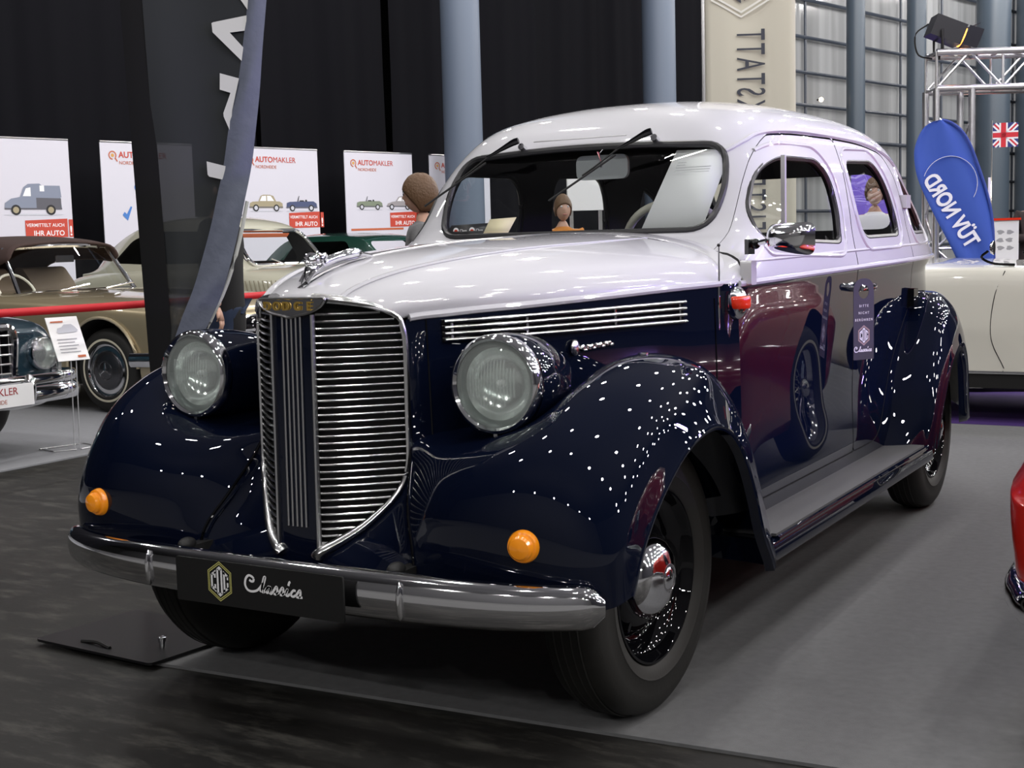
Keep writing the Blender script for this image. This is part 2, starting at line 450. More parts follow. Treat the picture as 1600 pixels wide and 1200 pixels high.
# ---- bonnet and scuttle --------------------------------------------------------
HR = [ # centre (y,z), edge (x,y,z)
 (-.512, 1.098, .226, -.372, 1.043), (-.500, 1.113, .232, -.362, 1.045), (-.465, 1.133, .248, -.335, 1.048), (-.400, 1.156, .280, -.280, 1.051), (-.30, 1.179, .328, -.195, 1.056),
 (-.15, 1.200, .388, -.07, 1.060), (.05, 1.217, .452, .08, 1.066), (.25, 1.229, .513, .25, 1.072), (.45, 1.236, .575, .42, 1.079), (.65, 1.243, .632, .54, 1.084), (.80, 1.248, .664, .605, 1.087)]
SCU = [(.80, 1.248, .664, .605, 1.087), (.85, 1.2495, .680, .635, 1.089), (.90, 1.251, .695, .664, 1.090), (.955, 1.252, .705, .72, 1.091), (1.0, 1.253, .705, .8, 1.092)]
def crown(rows, nu=48, nv=25):
    keys = cr([(a, b, 0) for a, b, *_ in rows], nu); edge = cr([(c, d, e) for _, _, c, d, e in rows], nu); out = []
    for k, e in zip(keys, edge):
        yc, zc = k.x, k.y; row = []
        for j in range(-nv, nv + 1):
            t = j / nv * math.pi / 2; s, c = math.sin(abs(t)), math.cos(t)
            p = 1.85 + .3 * min(1, max(0, (yc + .5) / .6)); q = (s ** p + c ** p) ** (-1 / p) if 0 < s < 1 or 0 < c < 1 else 1
            s, c = s * q, c * q
            row.append((math.copysign(e.x * s, j), e.y + (yc - e.y) * c, e.z + (zc - e.z) * c))
        out.append(row)
    return out
hood = MB().grid(crown(HR)).build('bonnet', [M['silver']], car); solid(hood, .006)
sc = MB().grid(crown(SCU, 16)).build('scuttle', [M['silver']], car); solid(sc, .006)
def crown_pt(i_t, frac):
    rows = crown(HR, 48); r = rows[i_t]; j = int(25 + frac * 25); return Vector(r[j])
for s in (-1, 1):     # raised pressing lines running back over the bonnet
    rows = crown(HR, 48); pts = [Vector(r[25 + s * 9]) + Vector((0, 0, .0005)) for r in rows]
    MB().tube(pts, [.007 * (1 - (i / 47) ** 2) + .0008 for i in range(48)], 6).build('bonnet_bead', [M['silver']], hood)
pts = [Vector(r[25]) + Vector((0, 0, .0005)) for r in crown(HR, 48)]
MB().tube(pts[10:], .003, 6).build('centre_hinge', [M['satin']], hood)
# bonnet sides, with the seam strip
def side_rows(rows, nu=40):
    e = cr([(c, d, z) for _, _, c, d, z in rows], nu)
    return [[(p.x + .006 + .012 * math.sin(k / 8 * 1.5), p.y, lerp(p.z - .004, .46, k / 8)) for k in range(9)] for p in e]
for s in (1, -1):
    rows = [[(s * x, y, z) for x, y, z in r] for r in side_rows(HR + SCU[1:3])]
    MB().grid(rows, flip=s < 0).build('bonnet_side', [M['navy']], car)
    e = cr([(c + .004, d, z - .001) for _, _, c, d, z in HR[1:] + SCU[1:3]], 40)
    MB().tube([(s * p.x, p.y, p.z) for p in e], .010, 8).build('seam_moulding', [M['silver']], car)
def side_at(y, z):
    e = cr([(c, d, q) for _, _, c, d, q in HR + SCU[1:3]], 200)
    p = min(e, key=lambda q: abs(q.y - y)); k = (p.z - z) / (p.z - .46) * 8
    return Vector((p.x + .006 + .012 * math.sin(k / 8 * 1.5), p.y, z))
for y, nm in ((-.325, 'bonnet_seam'), (.585, 'scuttle_seam')):
    MB().tube([side_at(y, z) + Vector((.0005, 0, 0)) for z in [lerp(1.045, .72, q / 12) for q in range(13)]], .0022, 5).build(nm, [M['black_gloss']], car)
# side vents: dark panel, four bright bars, uprights
vent = MB()
ya, yb = -.29, .47
def vz(y, k): return lerp(lerp(1.030, 1.040, (y - ya) / (yb - ya)), lerp(.984, .985, (y - ya) / (yb - ya)), k)
rows = [[side_at(lerp(ya, yb, i / 30), vz(lerp(ya, yb, i / 30), k)) + Vector((.004, 0, 0)) for k in (-.1, .5, 1.1)] for i in range(31)]
vent_o = vent.grid(rows).build('side_vent', [M['black_gloss']], car)
for k in range(4):
    pts = [side_at(lerp(ya, yb, i / 30), vz(lerp(ya, yb, i / 30), k / 3)) + Vector((.012, 0, 0)) for i in range(31)]
    MB().tube(pts, .0062, 8, flat=(1, .8)).build('vent_bar', [M['bright_bar']], vent_o)
for y in (ya + .02, ya + .22, .22, .46):
    MB().tube([side_at(y, vz(y, -.05)) + Vector((.008, 0, 0)), side_at(y, vz(y, 1.05)) + Vector((.008, 0, 0))], .004, 6).build('vent_upright', [M['chrome']], vent_o)
# script badge: disc and flowing lettering
b0 = side_at(.075, .938) + Vector((.006, 0, 0)); bd = MB(); bd.ball(b0, (.010, .020, .022), 16, 8)
pts = []
for i in range(70):
    t = i / 69; y = lerp(.098, .205, t); q = side_at(y, .934 + .008 * t); pts.append(q + Vector((.006, 0, .006 * math.sin(t * 44) * (1 - .3 * t))))
bd.tube(pts, .0045, 6).build('script_badge', [M['bright_bar']], car)

# ---- grille ---------------------------------------------------------------------
def gy(x, z):                      # V-shaped prow
    a = max(0, abs(x) - .060) / .168
    lean = .030 * (1.07 - z)
    return -.515 - lean * .6 + .142 * a ** 1.25 + lean * .2 * a
def gw(z):                         # half width of the opening at height z
    return table([(.478, .062), (.50, .098), (.53, .138), (.57, .176), (.61, .205), (.65, .221), (.70, .228), (.95, .228), (1.00, .227), (1.03, .222), (1.05, .205), (1.07, .170), (1.085, .120), (1.097, .0)], z)[0]
bk = MB()
zs = [lerp(.48, 1.09, i / 30) for i in range(31)]
bk.grid([[(gw(z) * j / 12, gy(gw(z) * j / 12, z) + .022, z) for j in range(-12, 13)] for z in zs])
gr = bk.build('radiator_grille', [M['under']], car)
for s in (1, -1):
    for k in range(33):
        z = .497 + k * .0176; w = gw(z)
        pts = [Vector((s * lerp(.066, w, j / 12), gy(lerp(.066, w, j / 12), z) - .002, z)) for j in range(13)]
        if w > .085: MB().tube(pts, .0058, 8, flat=(1.0, .62)).build('grille_bar', [M['bright_bar']], gr)
# outline frame
oz = [(.465, .050)] + [(z, gw(z)) for z in (.478, .50, .53, .57, .61, .65, .70, .80, .90, .98, 1.02)]
fr = cr([(w + .006, gy(w, z) - .004, z) for z, w in oz] + [(.218, -.389, 1.050), (.180, -.432, 1.077), (.12, -.486, 1.093), (.06, -.515, 1.10)], 70)
for s in (1, -1):
    rad = []
    for i in range(70):
        t = i / 69; rad.append(.0105 + .013 * max(0, 1 - t / .30) + .008 * max(0, (t - .78) / .22))
    MB().tube([(s * p.x, p.y, p.z) for p in fr], rad, 10, flat=(1, .7)).build('grille_frame', [M['bright_bar']], gr)
# centre band
cb = MB(); rows = [[(x, gy(0, z) - .006 - .004 * (1 - (x / .062) ** 2), z) for x in [(-.062 + .124 * j / 8) for j in range(9)]] for z in [lerp(.42, 1.06, i / 20) for i in range(21)]]
cbo = cb.grid(rows).build('centre_band', [M['navy']], gr)
for x in (-.028, -.014, 0, .014, .028):
    MB().tube([(x, gy(0, z) - .012, z) for z in [lerp(.535, 1.055, i / 20) for i in range(21)]], .0036, 6).build('centre_strip', [M['satin']], cbo)
for x in (-.063, .063):
    MB().tube([(x, gy(0, z) - .008, z) for z in [lerp(.478, 1.06, i / 20) for i in range(21)]], .0085, 8, flat=(1, .6)).build('band_edge', [M['satin']], cbo)
# name badge: winged shield with gilt letters
by = gy(0, 1.07) - .018
def bcurve(x): return by + .35 * x * x
sh = rpoly([(-.098, 1.099), (.112, 1.102), (.098, 1.082), (.060, 1.064), (.022, 1.058), (0, 1.052), (-.022, 1.058), (-.060, 1.064), (-.090, 1.080)], .02, 4)
bg = MB().prism(sh, 'y', 0, .014); bg.v = [(x, y + bcurve(x), z) for x, y, z in bg.v]
bgo = bg.build('name_badge', [M['chrome']], gr)
MB().tube([(x, bcurve(x) - .001, z) for x, z in sh], .0035, 6, closed=True).build('badge_rim', [M['satin']], bgo)
for ch, x in zip('DODGE', (-.072, -.040, -.010, .026, .062)):
    MB().text(ch, .030, MT((x, bcurve(x) - .0015, 1.0715), (1, .7 * x, 0)), ext=.002, bold=.02, align='CENTER').build('gilt_letter', [M['gold']], bgo)
# ornament: leaping ram
orn = MB()
body_p = cr([(0, -.462, 1.160), (0, -.44, 1.186), (0, -.40, 1.199), (0, -.34, 1.211), (0, -.28, 1.220), (0, -.232, 1.222)], 20)
orn.tube(body_p, [.006, .010, .013, .016, .017, .016, .015, .014, .0135, .013, .013, .013, .013, .013, .014, .015, .015, .014, .011, .006], 10)
orn.ball((0, -.428, 1.207), (.012, .022, .013)); orn.ball((0, -.447, 1.200), (.008, .016, .008))
orn.v = [(x, y * 1.0, z - .016) for x, y, z in orn.v]; orno = orn.build('bonnet_ornament', [M['chrome']], hood)
for s in (1, -1):
    pts = [(s * (.010 + .016 * math.sin(a * .5)), -.415 + .016 * math.cos(a), 1.192 + .013 * math.sin(a)) for a in [i * .35 for i in range(18)]]
    MB().tube(pts, [.006 * (1 - i / 20) + .0015 for i in range(18)], 6).build('horn', [M['chrome']], orno)
    MB().tube(cr([(s * .010, -.40, 1.182), (s * .013, -.44, 1.166), (s * .010, -.475, 1.136)], 8), .005, 6).build('fore_leg', [M['chrome']], orno)
    MB().tube(cr([(s * .012, -.25, 1.204), (s * .015, -.225, 1.200), (s * .012, -.205, 1.198)], 8), .0055, 6).build('hind_leg', [M['chrome']], orno)
MB().grid([[(x, y, z - .004 + .0 * x) for x in (-.012, 0, .012)] for y, z in ((-.485, 1.128), (-.45, 1.144), (-.40, 1.161), (-.30, 1.184), (-.22, 1.197))]).build('ornament_base', [M['chrome']], orno)

# ---- front apron between the wings ------------------------------------------------
inn = cr([(0, gy(0, .45) + .004, .452), (.03, gy(.03, .455) + .004, .457)] + [(gw(z), gy(gw(z), z) + .006, z) for z in (.478, .50, .53, .57, .61, .65, .70, .74)], 40)
outc = cr([(0, -.530, .40), (.12, -.535, .40), (.24, -.535, .40), (.33, -.53, .41), (.335, -.517, .48), (.315, -.492, .54), (.285, -.462, .60), (.262, -.420, .66), (.246, -.385, .71), (.236, -.370, .745)], 40)
ap = []
for a, b in zip(inn, outc):
    d = (b - a).length; nrm = Vector((.15, -.95, -.1)).normalized()
    ap.append([a.lerp(b, t) - Vector((0, 1, 0)) * (-.12 * d * math.sin(math.pi * t) * (1 if a.x > .12 else -.3)) for t in [k / 12 for k in range(13)]])
ap = [[(-p.x, p.y, p.z) for p in r] for r in reversed(ap[1:])] + [[tuple(p) for p in r] for r in ap]
solid(MB().grid(ap).build('front_apron', [M['navy']], car), .006)
for s in (1, -1):   # seam where wing and apron meet
    pts = cr([(s * .345, -.531, .41), (s * .33, -.517, .50), (s * .29, -.472, .58), (s * .255, -.408, .67), (s * .235, -.372, .735)], 24)
    MB().tube(pts, .004, 6).build('wing_piping', [M['black_gloss']], car)

# ---- front wings -------------------------------------------------------------------
FW = [
 [(.34, -.50, .40), (.345, -.530, .41), (.48, -.545, .405), (.62, -.545, .40), (.75, -.525, .40), (.835, -.485, .41), (.868, -.435, .43)],
 [(.32, -.48, .50), (.33, -.516, .50), (.46, -.555, .52), (.61, -.570, .53), (.75, -.545, .53), (.845, -.480, .53), (.880, -.400, .53)],
 [(.28, -.44, .58), (.29, -.471, .58), (.42, -.535, .62), (.59, -.560, .64), (.74, -.525, .65), (.848, -.435, .635), (.886, -.345, .605)],
 [(.25, -.38, .66), (.258, -.405, .665), (.38, -.470, .700), (.57, -.510, .730), (.72, -.465, .765), (.845, -.365, .735), (.890, -.265, .670)],
 [(.235, -.34, .72), (.24, -.365, .735), (.37, -.395, .735), (.55, -.425, .772), (.695, -.375, .838), (.835, -.275, .815), (.892, -.180, .718)],
 [(.24, -.24, .74), (.27, -.25, .760), (.39, -.26, .755), (.55, -.290, .800), (.68, -.250, .888), (.82, -.165, .865), (.893, -.085, .748)],
 [(.29, -.08, .74), (.33, -.08, .770), (.44, -.08, .790), (.565, -.09, .862), (.678, -.06, .926), (.81, -.01, .890), (.893, .02, .754)],
 [(.38, .10, .72), (.42, .10, .765), (.50, .10, .815), (.60, .10, .893), (.70, .13, .920), (.812, .15, .874), (.892, .12, .724)],
 [(.46, .28, .68), (.50, .28, .73), (.56, .28, .785), (.64, .285, .842), (.73, .31, .850), (.82, .29, .795), (.889, .215, .655)],
 [(.53, .42, .58), (.57, .43, .63), (.62, .44, .67), (.69, .45, .71), (.765, .46, .705), (.83, .415, .645), (.886, .30, .548)],
 [(.60, .53, .46), (.62, .55, .48), (.66, .565, .505), (.725, .575, .52), (.785, .565, .51), (.838, .495, .475), (.885, .37, .42)],
 [(.63, .59, .33), (.65, .615, .33), (.69, .63, .33), (.74, .64, .33), (.79, .63, .338), (.842, .565, .335), (.885, .44, .33)],
 [(.63, .60, .31), (.65, .625, .31), (.69, .64, .31), (.74, .645, .31), (.79, .638, .308), (.842, .58, .30), (.884, .465, .295)]]
fwg = patch(FW, 90, 48)
def wing(name, g, s):
    rows = [[(s * p.x, p.y, p.z) for p in r] for r in g]
    o = MB().grid(rows, flip=s < 0).build(name, [M['navy'], M['under']], car, fix=False)
    lip = [Vector((s * (r[-1].x - .006), r[-1].y, r[-1].z)) for r in g]
    # the returned edge of the arch
    e = MB(); e.grid([[(q.x + s * .006, q.y, q.z), (q.x + s * .004, q.y * .985, q.z - .010), (q.x - s * .02, q.y * .97, q.z - .012)] for q in lip], flip=s < 0); e.build('arch_edge', [M['navy']], o)
    MB().tube(lip, .007, 8).build('arch_bead', [M['navy']], o)
    return o
for s in (1, -1): wing('front_wing', fwg, s)

# ---- rear wings ----------------------------------------------------------------------
RWG = [
 [(.66, 2.30, .32), (.70, 2.33, .33), (.765, 2.38, .33), (.818, 2.43, .33), (.855, 2.46, .33), (.868, 2.53, .34)],
 [(.66, 2.38, .46), (.70, 2.41, .46), (.768, 2.45, .47), (.824, 2.48, .47), (.860, 2.50, .46), (.872, 2.56, .45)],
 [(.66, 2.46, .62), (.70, 2.49, .62), (.770, 2.52, .63), (.830, 2.545, .625), (.864, 2.57, .59), (.876, 2.62, .55)],
 [(.66, 2.57, .77), (.70, 2.60, .77), (.772, 2.62, .785), (.834, 2.63, .765), (.868, 2.66, .71), (.880, 2.69, .645)],
 [(.66, 2.71, .895), (.70, 2.73, .895), (.772, 2.735, .905), (.833, 2.72, .87), (.868, 2.76, .79), (.881, 2.78, .705)],
 [(.65, 2.86, .950), (.69, 2.88, .950), (.765, 2.88, .945), (.83, 2.87, .897), (.866, 2.87, .825), (.880, 2.87, .735)],
 [(.63, 3.07, .96), (.675, 3.08, .955), (.75, 3.06, .94), (.82, 3.02, .88), (.860, 2.99, .80), (.876, 2.97, .725)],
 [(.60, 3.27, .88), (.65, 3.27, .87), (.73, 3.23, .845), (.805, 3.16, .785), (.852, 3.10, .71), (.870, 3.06, .655)],
 [(.57, 3.43, .74), (.625, 3.42, .73), (.71, 3.36, .70), (.79, 3.27, .645), (.842, 3.18, .58), (.862, 3.13, .54)],
 [(.55, 3.52, .56), (.605, 3.51, .55), (.69, 3.44, .52), (.77, 3.34, .48), (.832, 3.24, .42), (.855, 3.18, .40)],
 [(.54, 3.55, .44), (.595, 3.54, .44), (.68, 3.47, .43), (.76, 3.37, .41), (.825, 3.27, .39), (.850, 3.21, .37)]]
rwg = patch(RWG, 70, 36)
for s in (1, -1): wing('rear_wing', rwg, s)

# ---- running boards, sills, floor -------------------------------------------------------
for s in (1, -1):
    b = MB(); b.prism(rpoly([(.60, .285), (.842, .275), (.852, .30), (.842, .343), (.60, .352)], [.01, .012, .02, .012, .01], 4), 'y', .55, 2.50)
    b.v = [(s * x, y, z) for x, y, z in b.v]; rb = b.build('running_board', [M['navy']], car)
    m = MB().box((s * .752, 1.51, .352), (.165, 1.80, .008)); m.build('rubber_mat', [M['mat_grey']], rb)
    MB().tube([(s * .842, .60, .345), (s * .842, 2.44, .345)], .008, 8).build('edge_moulding', [M['chrome'] if s < 0 else M['navy']], rb)
MB().box((0, 1.75, .31), (1.28, 3.3, .07)).build('floor_pan', [M['under']], car)  # dark box added so no light comes through under the body
MB().box((0, .02, .40), (.50, .80, .22)).build('engine_sump', [M['under']], car)
# ---- inner wheel housings
for s in (1, -1):
    for y in (.05, 2.97): MB().box((s * .52, y, .52), (.02, .66, .34)).build('wheel_housing', [M['under']], car)

# ---- wheels -----------------------------------------------------------------------------
def wheel(x, y, s, steer=0.):
    w = bpy.data.objects.new('wheel', None); COL.objects.link(w); w.parent = car; w.location = (x, y, .36); w.rotation_euler = (0, 0, steer)
    T = .0
    prof = [(.222, .062), (.232, .076), (.258, .084), (.262, .0865), (.266, .084), (.300, .085), (.330, .079), (.346, .068), (.354, .052), (.358, .03), (.3595, 0), (.358, -.03), (.354, -.052), (.346, -.068), (.30, -.085), (.255, -.083), (.222, -.06)]
    mb = MB(); mb.lathe([(r, s * h) for r, h in prof], (0, 0, 0), 'x', 72); ty = mb.build('tyre', [M['tyre']], w, 50)
    g = MB()
    for k in (-.034, -.012, .012, .034): g.lathe([(.3585, k - .003), (.3612, k), (.3585, k + .003)], (0, 0, 0), 'x', 72)
    g.build('tread_rib', [M['tyre']], ty)
    rim = [(.226, .066), (.224, .074), (.218, .075), (.213, .068), (.208, .050), (.200, .040), (.190, .036), (.182, .014), (.176, .004), (.160, .0), (.150, .016), (.138, .034), (.122, .040), (.100, .040), (.02, .040)]
    MB().lathe([(r, s * h) for r, h in rim], (0, 0, 0), 'x', 64).build('wheel_rim', [M['black_gloss']], w, 60)
    for k in range(5):
        a = 2 * math.pi * k / 5 + .3; MB().box((s * .030, .142 * math.cos(a), .142 * math.sin(a)), (.012, .03, .012), (a, 0, 0)).build('rim_nib', [M['black_gloss']], w)
    cap = [(.110, .038), (.110, .052), (.104, .066), (.090, .083), (.066, .098), (.040, .106), (.037, .1075), (.033, .103), (.028, .108), (.018, .113), (0, .115)]
    c = MB().lathe([(r, s * h) for r, h in cap], (0, 0, 0), 'x', 48).build('hub_cap', [M['chrome']], w, 60)
    e = MB().lathe([(.036, s * .1065), (.031, s * .1080), (.027, s * .1065)], (0, 0, 0), 'x', 32).build('cap_ring', [M['satin']], c)
    return w
wheel(.658, 0, 1, -.03); wheel(-.658, 0, -1, -.03); wheel(.682, 2.921, 1); wheel(-.682, 2.921, -1)

# ---- headlamps ----------------------------------------------------------------------------
def headlamp(s):
    h = bpy.data.objects.new('headlamp', None); COL.objects.link(h); h.parent = car; h.location = (s * .482, -.358, .886); h.rotation_euler = (R(-1), 0, R(1.5) * s)
    pod = [(.118, .002), (.121, .02), (.123, .06), (.121, .12), (.113, .19), (.098, .26), (.077, .32), (.052, .37), (.026, .405), (.0, .42)]
    # the shell droops and leans towards the bonnet as it runs back
    mb = MB(); mb.lathe(pod, (0, 0, 0), 'y', 40); mb.v = [(x - s * .16 * max(0, y - .05) ** 1.2, y, z - .05 * max(0, y - .02)) for x, y, z in mb.v]; mb.build('lamp_shell', [M['navy']], h, 60)
    ring = [(.104, -.016), (.110, -.024), (.117, -.020), (.1205, -.008), (.121, .012), (.119, .014)]
    MB().lathe(ring, (0, 0, 0), 'y', 48).build('lamp_ring', [M['chrome']], h, 60)
    MB().lathe([(.105, -.013), (.100, -.010), (.092, -.004), (.088, .004)], (0, 0, 0), 'y', 40).build('lens_rim', [M['lens_rim']], h, 60)
    refl = [(.090, .0), (.089, .004), (.084, .02), (.075, .045), (.045, .062), (.012, .068), (0, .068)]
    MB().lathe(refl, (0, 0, 0), 'y', 40).build('reflector', [M['reflector']], h, 60)
    bulb = MB(); bulb.ball((0, .02, 0), (.010, .02, .010)); bulb.build('bulb', [M['white']], h)
    gl = MB(); rows = []
    for r in [.1045 * i / 10 for i in range(11)]:
        rows.append([(r * math.cos(2 * math.pi * k / 40), -.014 - .020 * (1 - (r / .1045) ** 2), r * math.sin(2 * math.pi * k / 40)) for k in range(40)])
    lens = gl.grid(rows, cv=True).build('lamp_lens', [M['lens']], h)
    fl = MB()
    for i in range(-7, 8):              # moulded flutes in the middle of the lens
        x = i * .0085; hh = (.055 if abs(i) < 5 else .035); yy = -.032 + .020 * ((x / .1045) ** 2)
        fl.tube([(x, yy + .020 * ((z / .1045) ** 2), z + .006) for z in [lerp(-hh, hh, q / 6) for q in range(7)]], .0022, 6)
    fl.build('lens_flutes', [M['lens']], lens)
    MB().box((0, -.006, -.126), (.010, .014, .016)).build('ring_clip', [M['satin']], h)
for s in (1, -1): headlamp(s)
# ---- amber turn lamps
for s in (1, -1):
    t = bpy.data.objects.new('turn_lamp', None); COL.objects.link(t); t.parent = car; t.location = (s * .662, -.552, .552); t.rotation_euler = (0, 0, R(8) * s)
    MB().lathe([(0, .02), (.040, .02), (.042, -.004), (.040, -.010), (.037, -.010)], (0, 0, 0), 'y', 32).build('lamp_base', [M['chrome']], t)
    MB().lathe([(.0375, -.006), (.0375, -.018), (.034, -.026), (.029, -.028), (.028, -.036), (.023, -.043), (.012, -.047), (0, -.048)], (0, 0, 0), 'y', 32).build('amber_lens', [M['amber']], t, 25)

# ---- bumper ---------------------------------------------------------------------------------
def bum_y(x): a = abs(x) / .84; return -.645 + .045 * a ** 2 + .092 * a ** 6
bc = [(x, bum_y(x), .421) for x in [lerp(-.834, .834, i / 80) for i in range(81)]]
sec = [(.0, -.046), (.012, -.050), (.004, -.044), (-.016, -.034), (-.026, -.018), (-.029, 0), (-.026, .018), (-.016, .034), (.004, .044), (.014, .050), (.0, .046)]
sec = [(.004, -.050), (-.010, -.047), (-.0215, -.034), (-.0265, -.015), (-.0280, .004), (-.0262, .021), (-.0205, .034), (-.009, .045), (.006, .049), (.016, .046), (.004, .040), (-.010, .028), (-.018, .0), (-.012, -.028), (.004, -.044)]
rows = []
for i, p in enumerate(bc):
    a = Vector(bc[max(0, i - 1)]); b = Vector(bc[min(80, i + 1)]); t = (b - a).normalized(); nrm = Vector((-t.y, t.x, 0))
    e = abs(p[0]) / .834; k = 1 if e < .955 else max(.45, math.sqrt(max(0, 1 - ((e - .955) / .05) ** 2)) if e < 1 else .45); k *= 1 - .14 * max(0, (e - .5) / .5)
    rows.append([Vector(p) + nrm * d * (k if k > .6 else .6) + Vector((0, 0, q * k * 1.17)) for d, q in sec])
bm_ = MB(); bm_.grid(rows, cv=True)
m = len(sec); bm_.f += [tuple(range(m)), tuple(80 * m + k for k in range(m))]; bm_.m += [0, 0]
bumper = bm_.build('bumper', [M['chrome']], car, 50)
for s in (1, -1):
    x = s * .392; b = MB(); b.ball((x, bum_y(x) - .026, .419), (.0085, .014, .046), 14, 12); b.build('bumper_rib', [M['chrome']], bumper)
    MB().box((s * .33, -.53, .452), (.035, .17, .03)).build('bumper_iron', [M['black']], bumper)
    MB().ball((s * .33, -.585, .470), (.020, .028, .018)).build('bracket_nut', [M['black']], bumper)
# number plate with the club logo
pl = MB(); pl.prism(rpoly([(-.262, .360), (.258, .362), (.258, .470), (-.262, .470)], .006, 3), 'y', -.696, -.690); plate = pl.build('number_plate', [M['plate_black']], bumper)
def hexa(cx, cz, rx, rz): return [(cx + rx * a, cz + rz * b) for a, b in ((0, 1), (1, .5), (1, -.5), (0, -1), (-1, -.5), (-1, .5))]
def cog(mb, M4, h, mw=0, ml=1, md=2):
    """hexagonal club badge: two outlines and three tall letters; h half height; drawn in the plane M4"""
    w = h * .76
    def band(r0, r1, mi, dz):
        a = hexa(0, 0, w * r0, h * r0); b = hexa(0, 0, w * r1, h * r1); vs = [M4 @ Vector((x, y, dz)) for x, y in a + b]
        mb.add(vs, [(i, (i + 1) % 6, 6 + (i + 1) % 6, 6 + i) for i in range(6)], mi)
    band(1, .945, ml, .0006); band(.90, .84, ml, .0006)
    def bar(x0, y0, x1, y1):
        mb.add([M4 @ Vector((x * h, y * h, .0008)) for x, y in ((x0, y0), (x1, y0), (x1, y1), (x0, y1))], [(0, 1, 2, 3)], mw)
    def quad(*p): mb.add([M4 @ Vector((x * h, y * h, .0008)) for x, y in p], [(0, 1, 2, 3)], mw)
    # C, O, G cut so that together they fill the hexagon
    t = .115
    quad((-.56, -.33), (-.56 + t, -.36), (-.56 + t, .36), (-.56, .33)); quad((-.56, .33), (-.24, .56), (-.24, .40), (-.56 + t, .24)); quad((-.56, -.33), (-.56 + t, -.24), (-.24, -.40), (-.24, -.56)); bar(-.35, .16, -.24, .46); bar(-.35, -.46, -.24, -.16)
    quad((-.18, .62), (0, .76), (0, .60), (-.18 + t, .52)); quad((.18, .62), (.18 - t, .52), (0, .60), (0, .76)); quad((-.18, -.62), (-.18 + t, -.52), (0, -.60), (0, -.76)); quad((.18, -.62), (0, -.76), (0, -.60), (.18 - t, -.52))
    bar(-.18, -.62, -.18 + t, .62); bar(.18 - t, -.62, .18, .62)
    quad((.24, .56), (.56, .33), (.56 - t * .3, .22), (.24, .40)); quad((.24, -.56), (.24, -.40), (.56, -.22), (.56, -.33)); bar(.24, -.5, .24 + t, .5); bar(.47, .12, .56, .33); bar(.46, -.33, .56, -.02)
def strokes(mb, M4, lines, r, mi=0):
    """brush lettering: centre lines drawn as flat ribbons"""
    for L in lines:
        P = cr([(x, y, 0) for x, y in L], max(2, 8 * len(L)))
        for side in (0,):
            vs = []
            for i, p in enumerate(P):
                t = (P[min(i + 1, len(P) - 1)] - P[max(i - 1, 0)]).normalized(); nn = Vector((-t.y, t.x, 0))
                vs += [M4 @ (p + nn * r + Vector((0, 0, .0007))), M4 @ (p - nn * r + Vector((0, 0, .0007)))]
            mb.add(vs, [(2 * i, 2 * i + 1, 2 * i + 3, 2 * i + 2) for i in range(len(P) - 1)], mi)
CLASSICS = [
 [(.30, .86), (.20, .95), (.02, .98), (-.14, .80), (-.18, .52), (-.05, .30), (.20, .25), (.50, .36), (.80, .70)],
 [(.30, .86), (.27, .74), (.16, .72), (.06, .78)],
 [(.62, .28), (.80, .62), (.92, .98), (.84, .95), (.74, .55), (.72, .34), (.80, .26)],
 [(.80, .26), (1.00, .50), (1.16, .56), (1.06, .56), (.94, .36), (1.0, .28), (1.12, .38), (1.20, .56), (1.14, .32), (1.20, .26), (1.30, .36)],
 [(1.30, .36), (1.50, .62), (1.54, .40), (1.46, .27), (1.34, .28)], [(1.46, .27), (1.62, .36)],
 [(1.62, .36), (1.82, .62), (1.86, .40), (1.78, .27), (1.66, .28)], [(1.78, .27), (1.94, .36)],
 [(1.94, .36), (2.08, .58), (2.00, .32), (2.08, .27), (2.20, .38)], [(2.13, .74), (2.19, .90), (2.25, .93)],
 [(2.50, .54), (2.40, .56), (2.28, .44), (2.26, .32), (2.36, .27), (2.52, .36)],
 [(2.52, .36), (2.72, .60), (2.74, .40), (2.66, .27), (2.52, .28)], [(2.66, .27), (2.84, .28)]]
lg = MB(); P4 = MT((-.118, -.6965, .420)); cog(lg, P4, .050)
strokes(lg, MT((-.026, -.6965, .394)) @ Matrix.Diagonal((.058, .052, 1, 1)), CLASSICS, .055, 0)
lg.build('plate_logo', [M['white'], M['olive'], M['plate_black']], plate)

# ---- fittings ---------------------------------------------------------------------------------
for s in (1, -1):     # wipers hang from the header
    w = bpy.data.objects.new('wiper', None); COL.objects.link(w); w.parent = car; w.location = (s * .256, 1.092, 1.556)
    MB().lathe([(.012, -.01), (.012, .03), (.009, .034), (0, .034)], (0, -.012, 0), 'y', 12, M=Matrix(((1, 0, 0), (0, -.35, -.94), (0, .94, -.35))).transposed()).build('pivot', [M['chrome']], w)
    MB().tube(cr([(0.004, -.045, .022), (-.02, -.050, .014), (-.07, -.052, -.008), (-.12, -.058, -.030)], 14), [.011, .0115, .012, .012, .0115, .011, .010, .009, .008, .007, .006, .005, .0045, .004], 8).build('wiper_arm', [M['black_gloss']], w)
    MB().tube(cr([(-.11, -.056, -.026), (-.19, -.080, -.085), (-.235, -.092, -.115)], 10), .003, 6).build('arm_rod', [M['black']], w)
    MB().tube([(-.12, -.066, -.05), (-.35, -.122, -.195)], .004, 6).build('wiper_blade', [M['black']], w)
MB().tube([(-.20, 1.066, 1.571), (.16, 1.066, 1.572)], .0025, 6).build('wiper_link', [M['satin']], car)
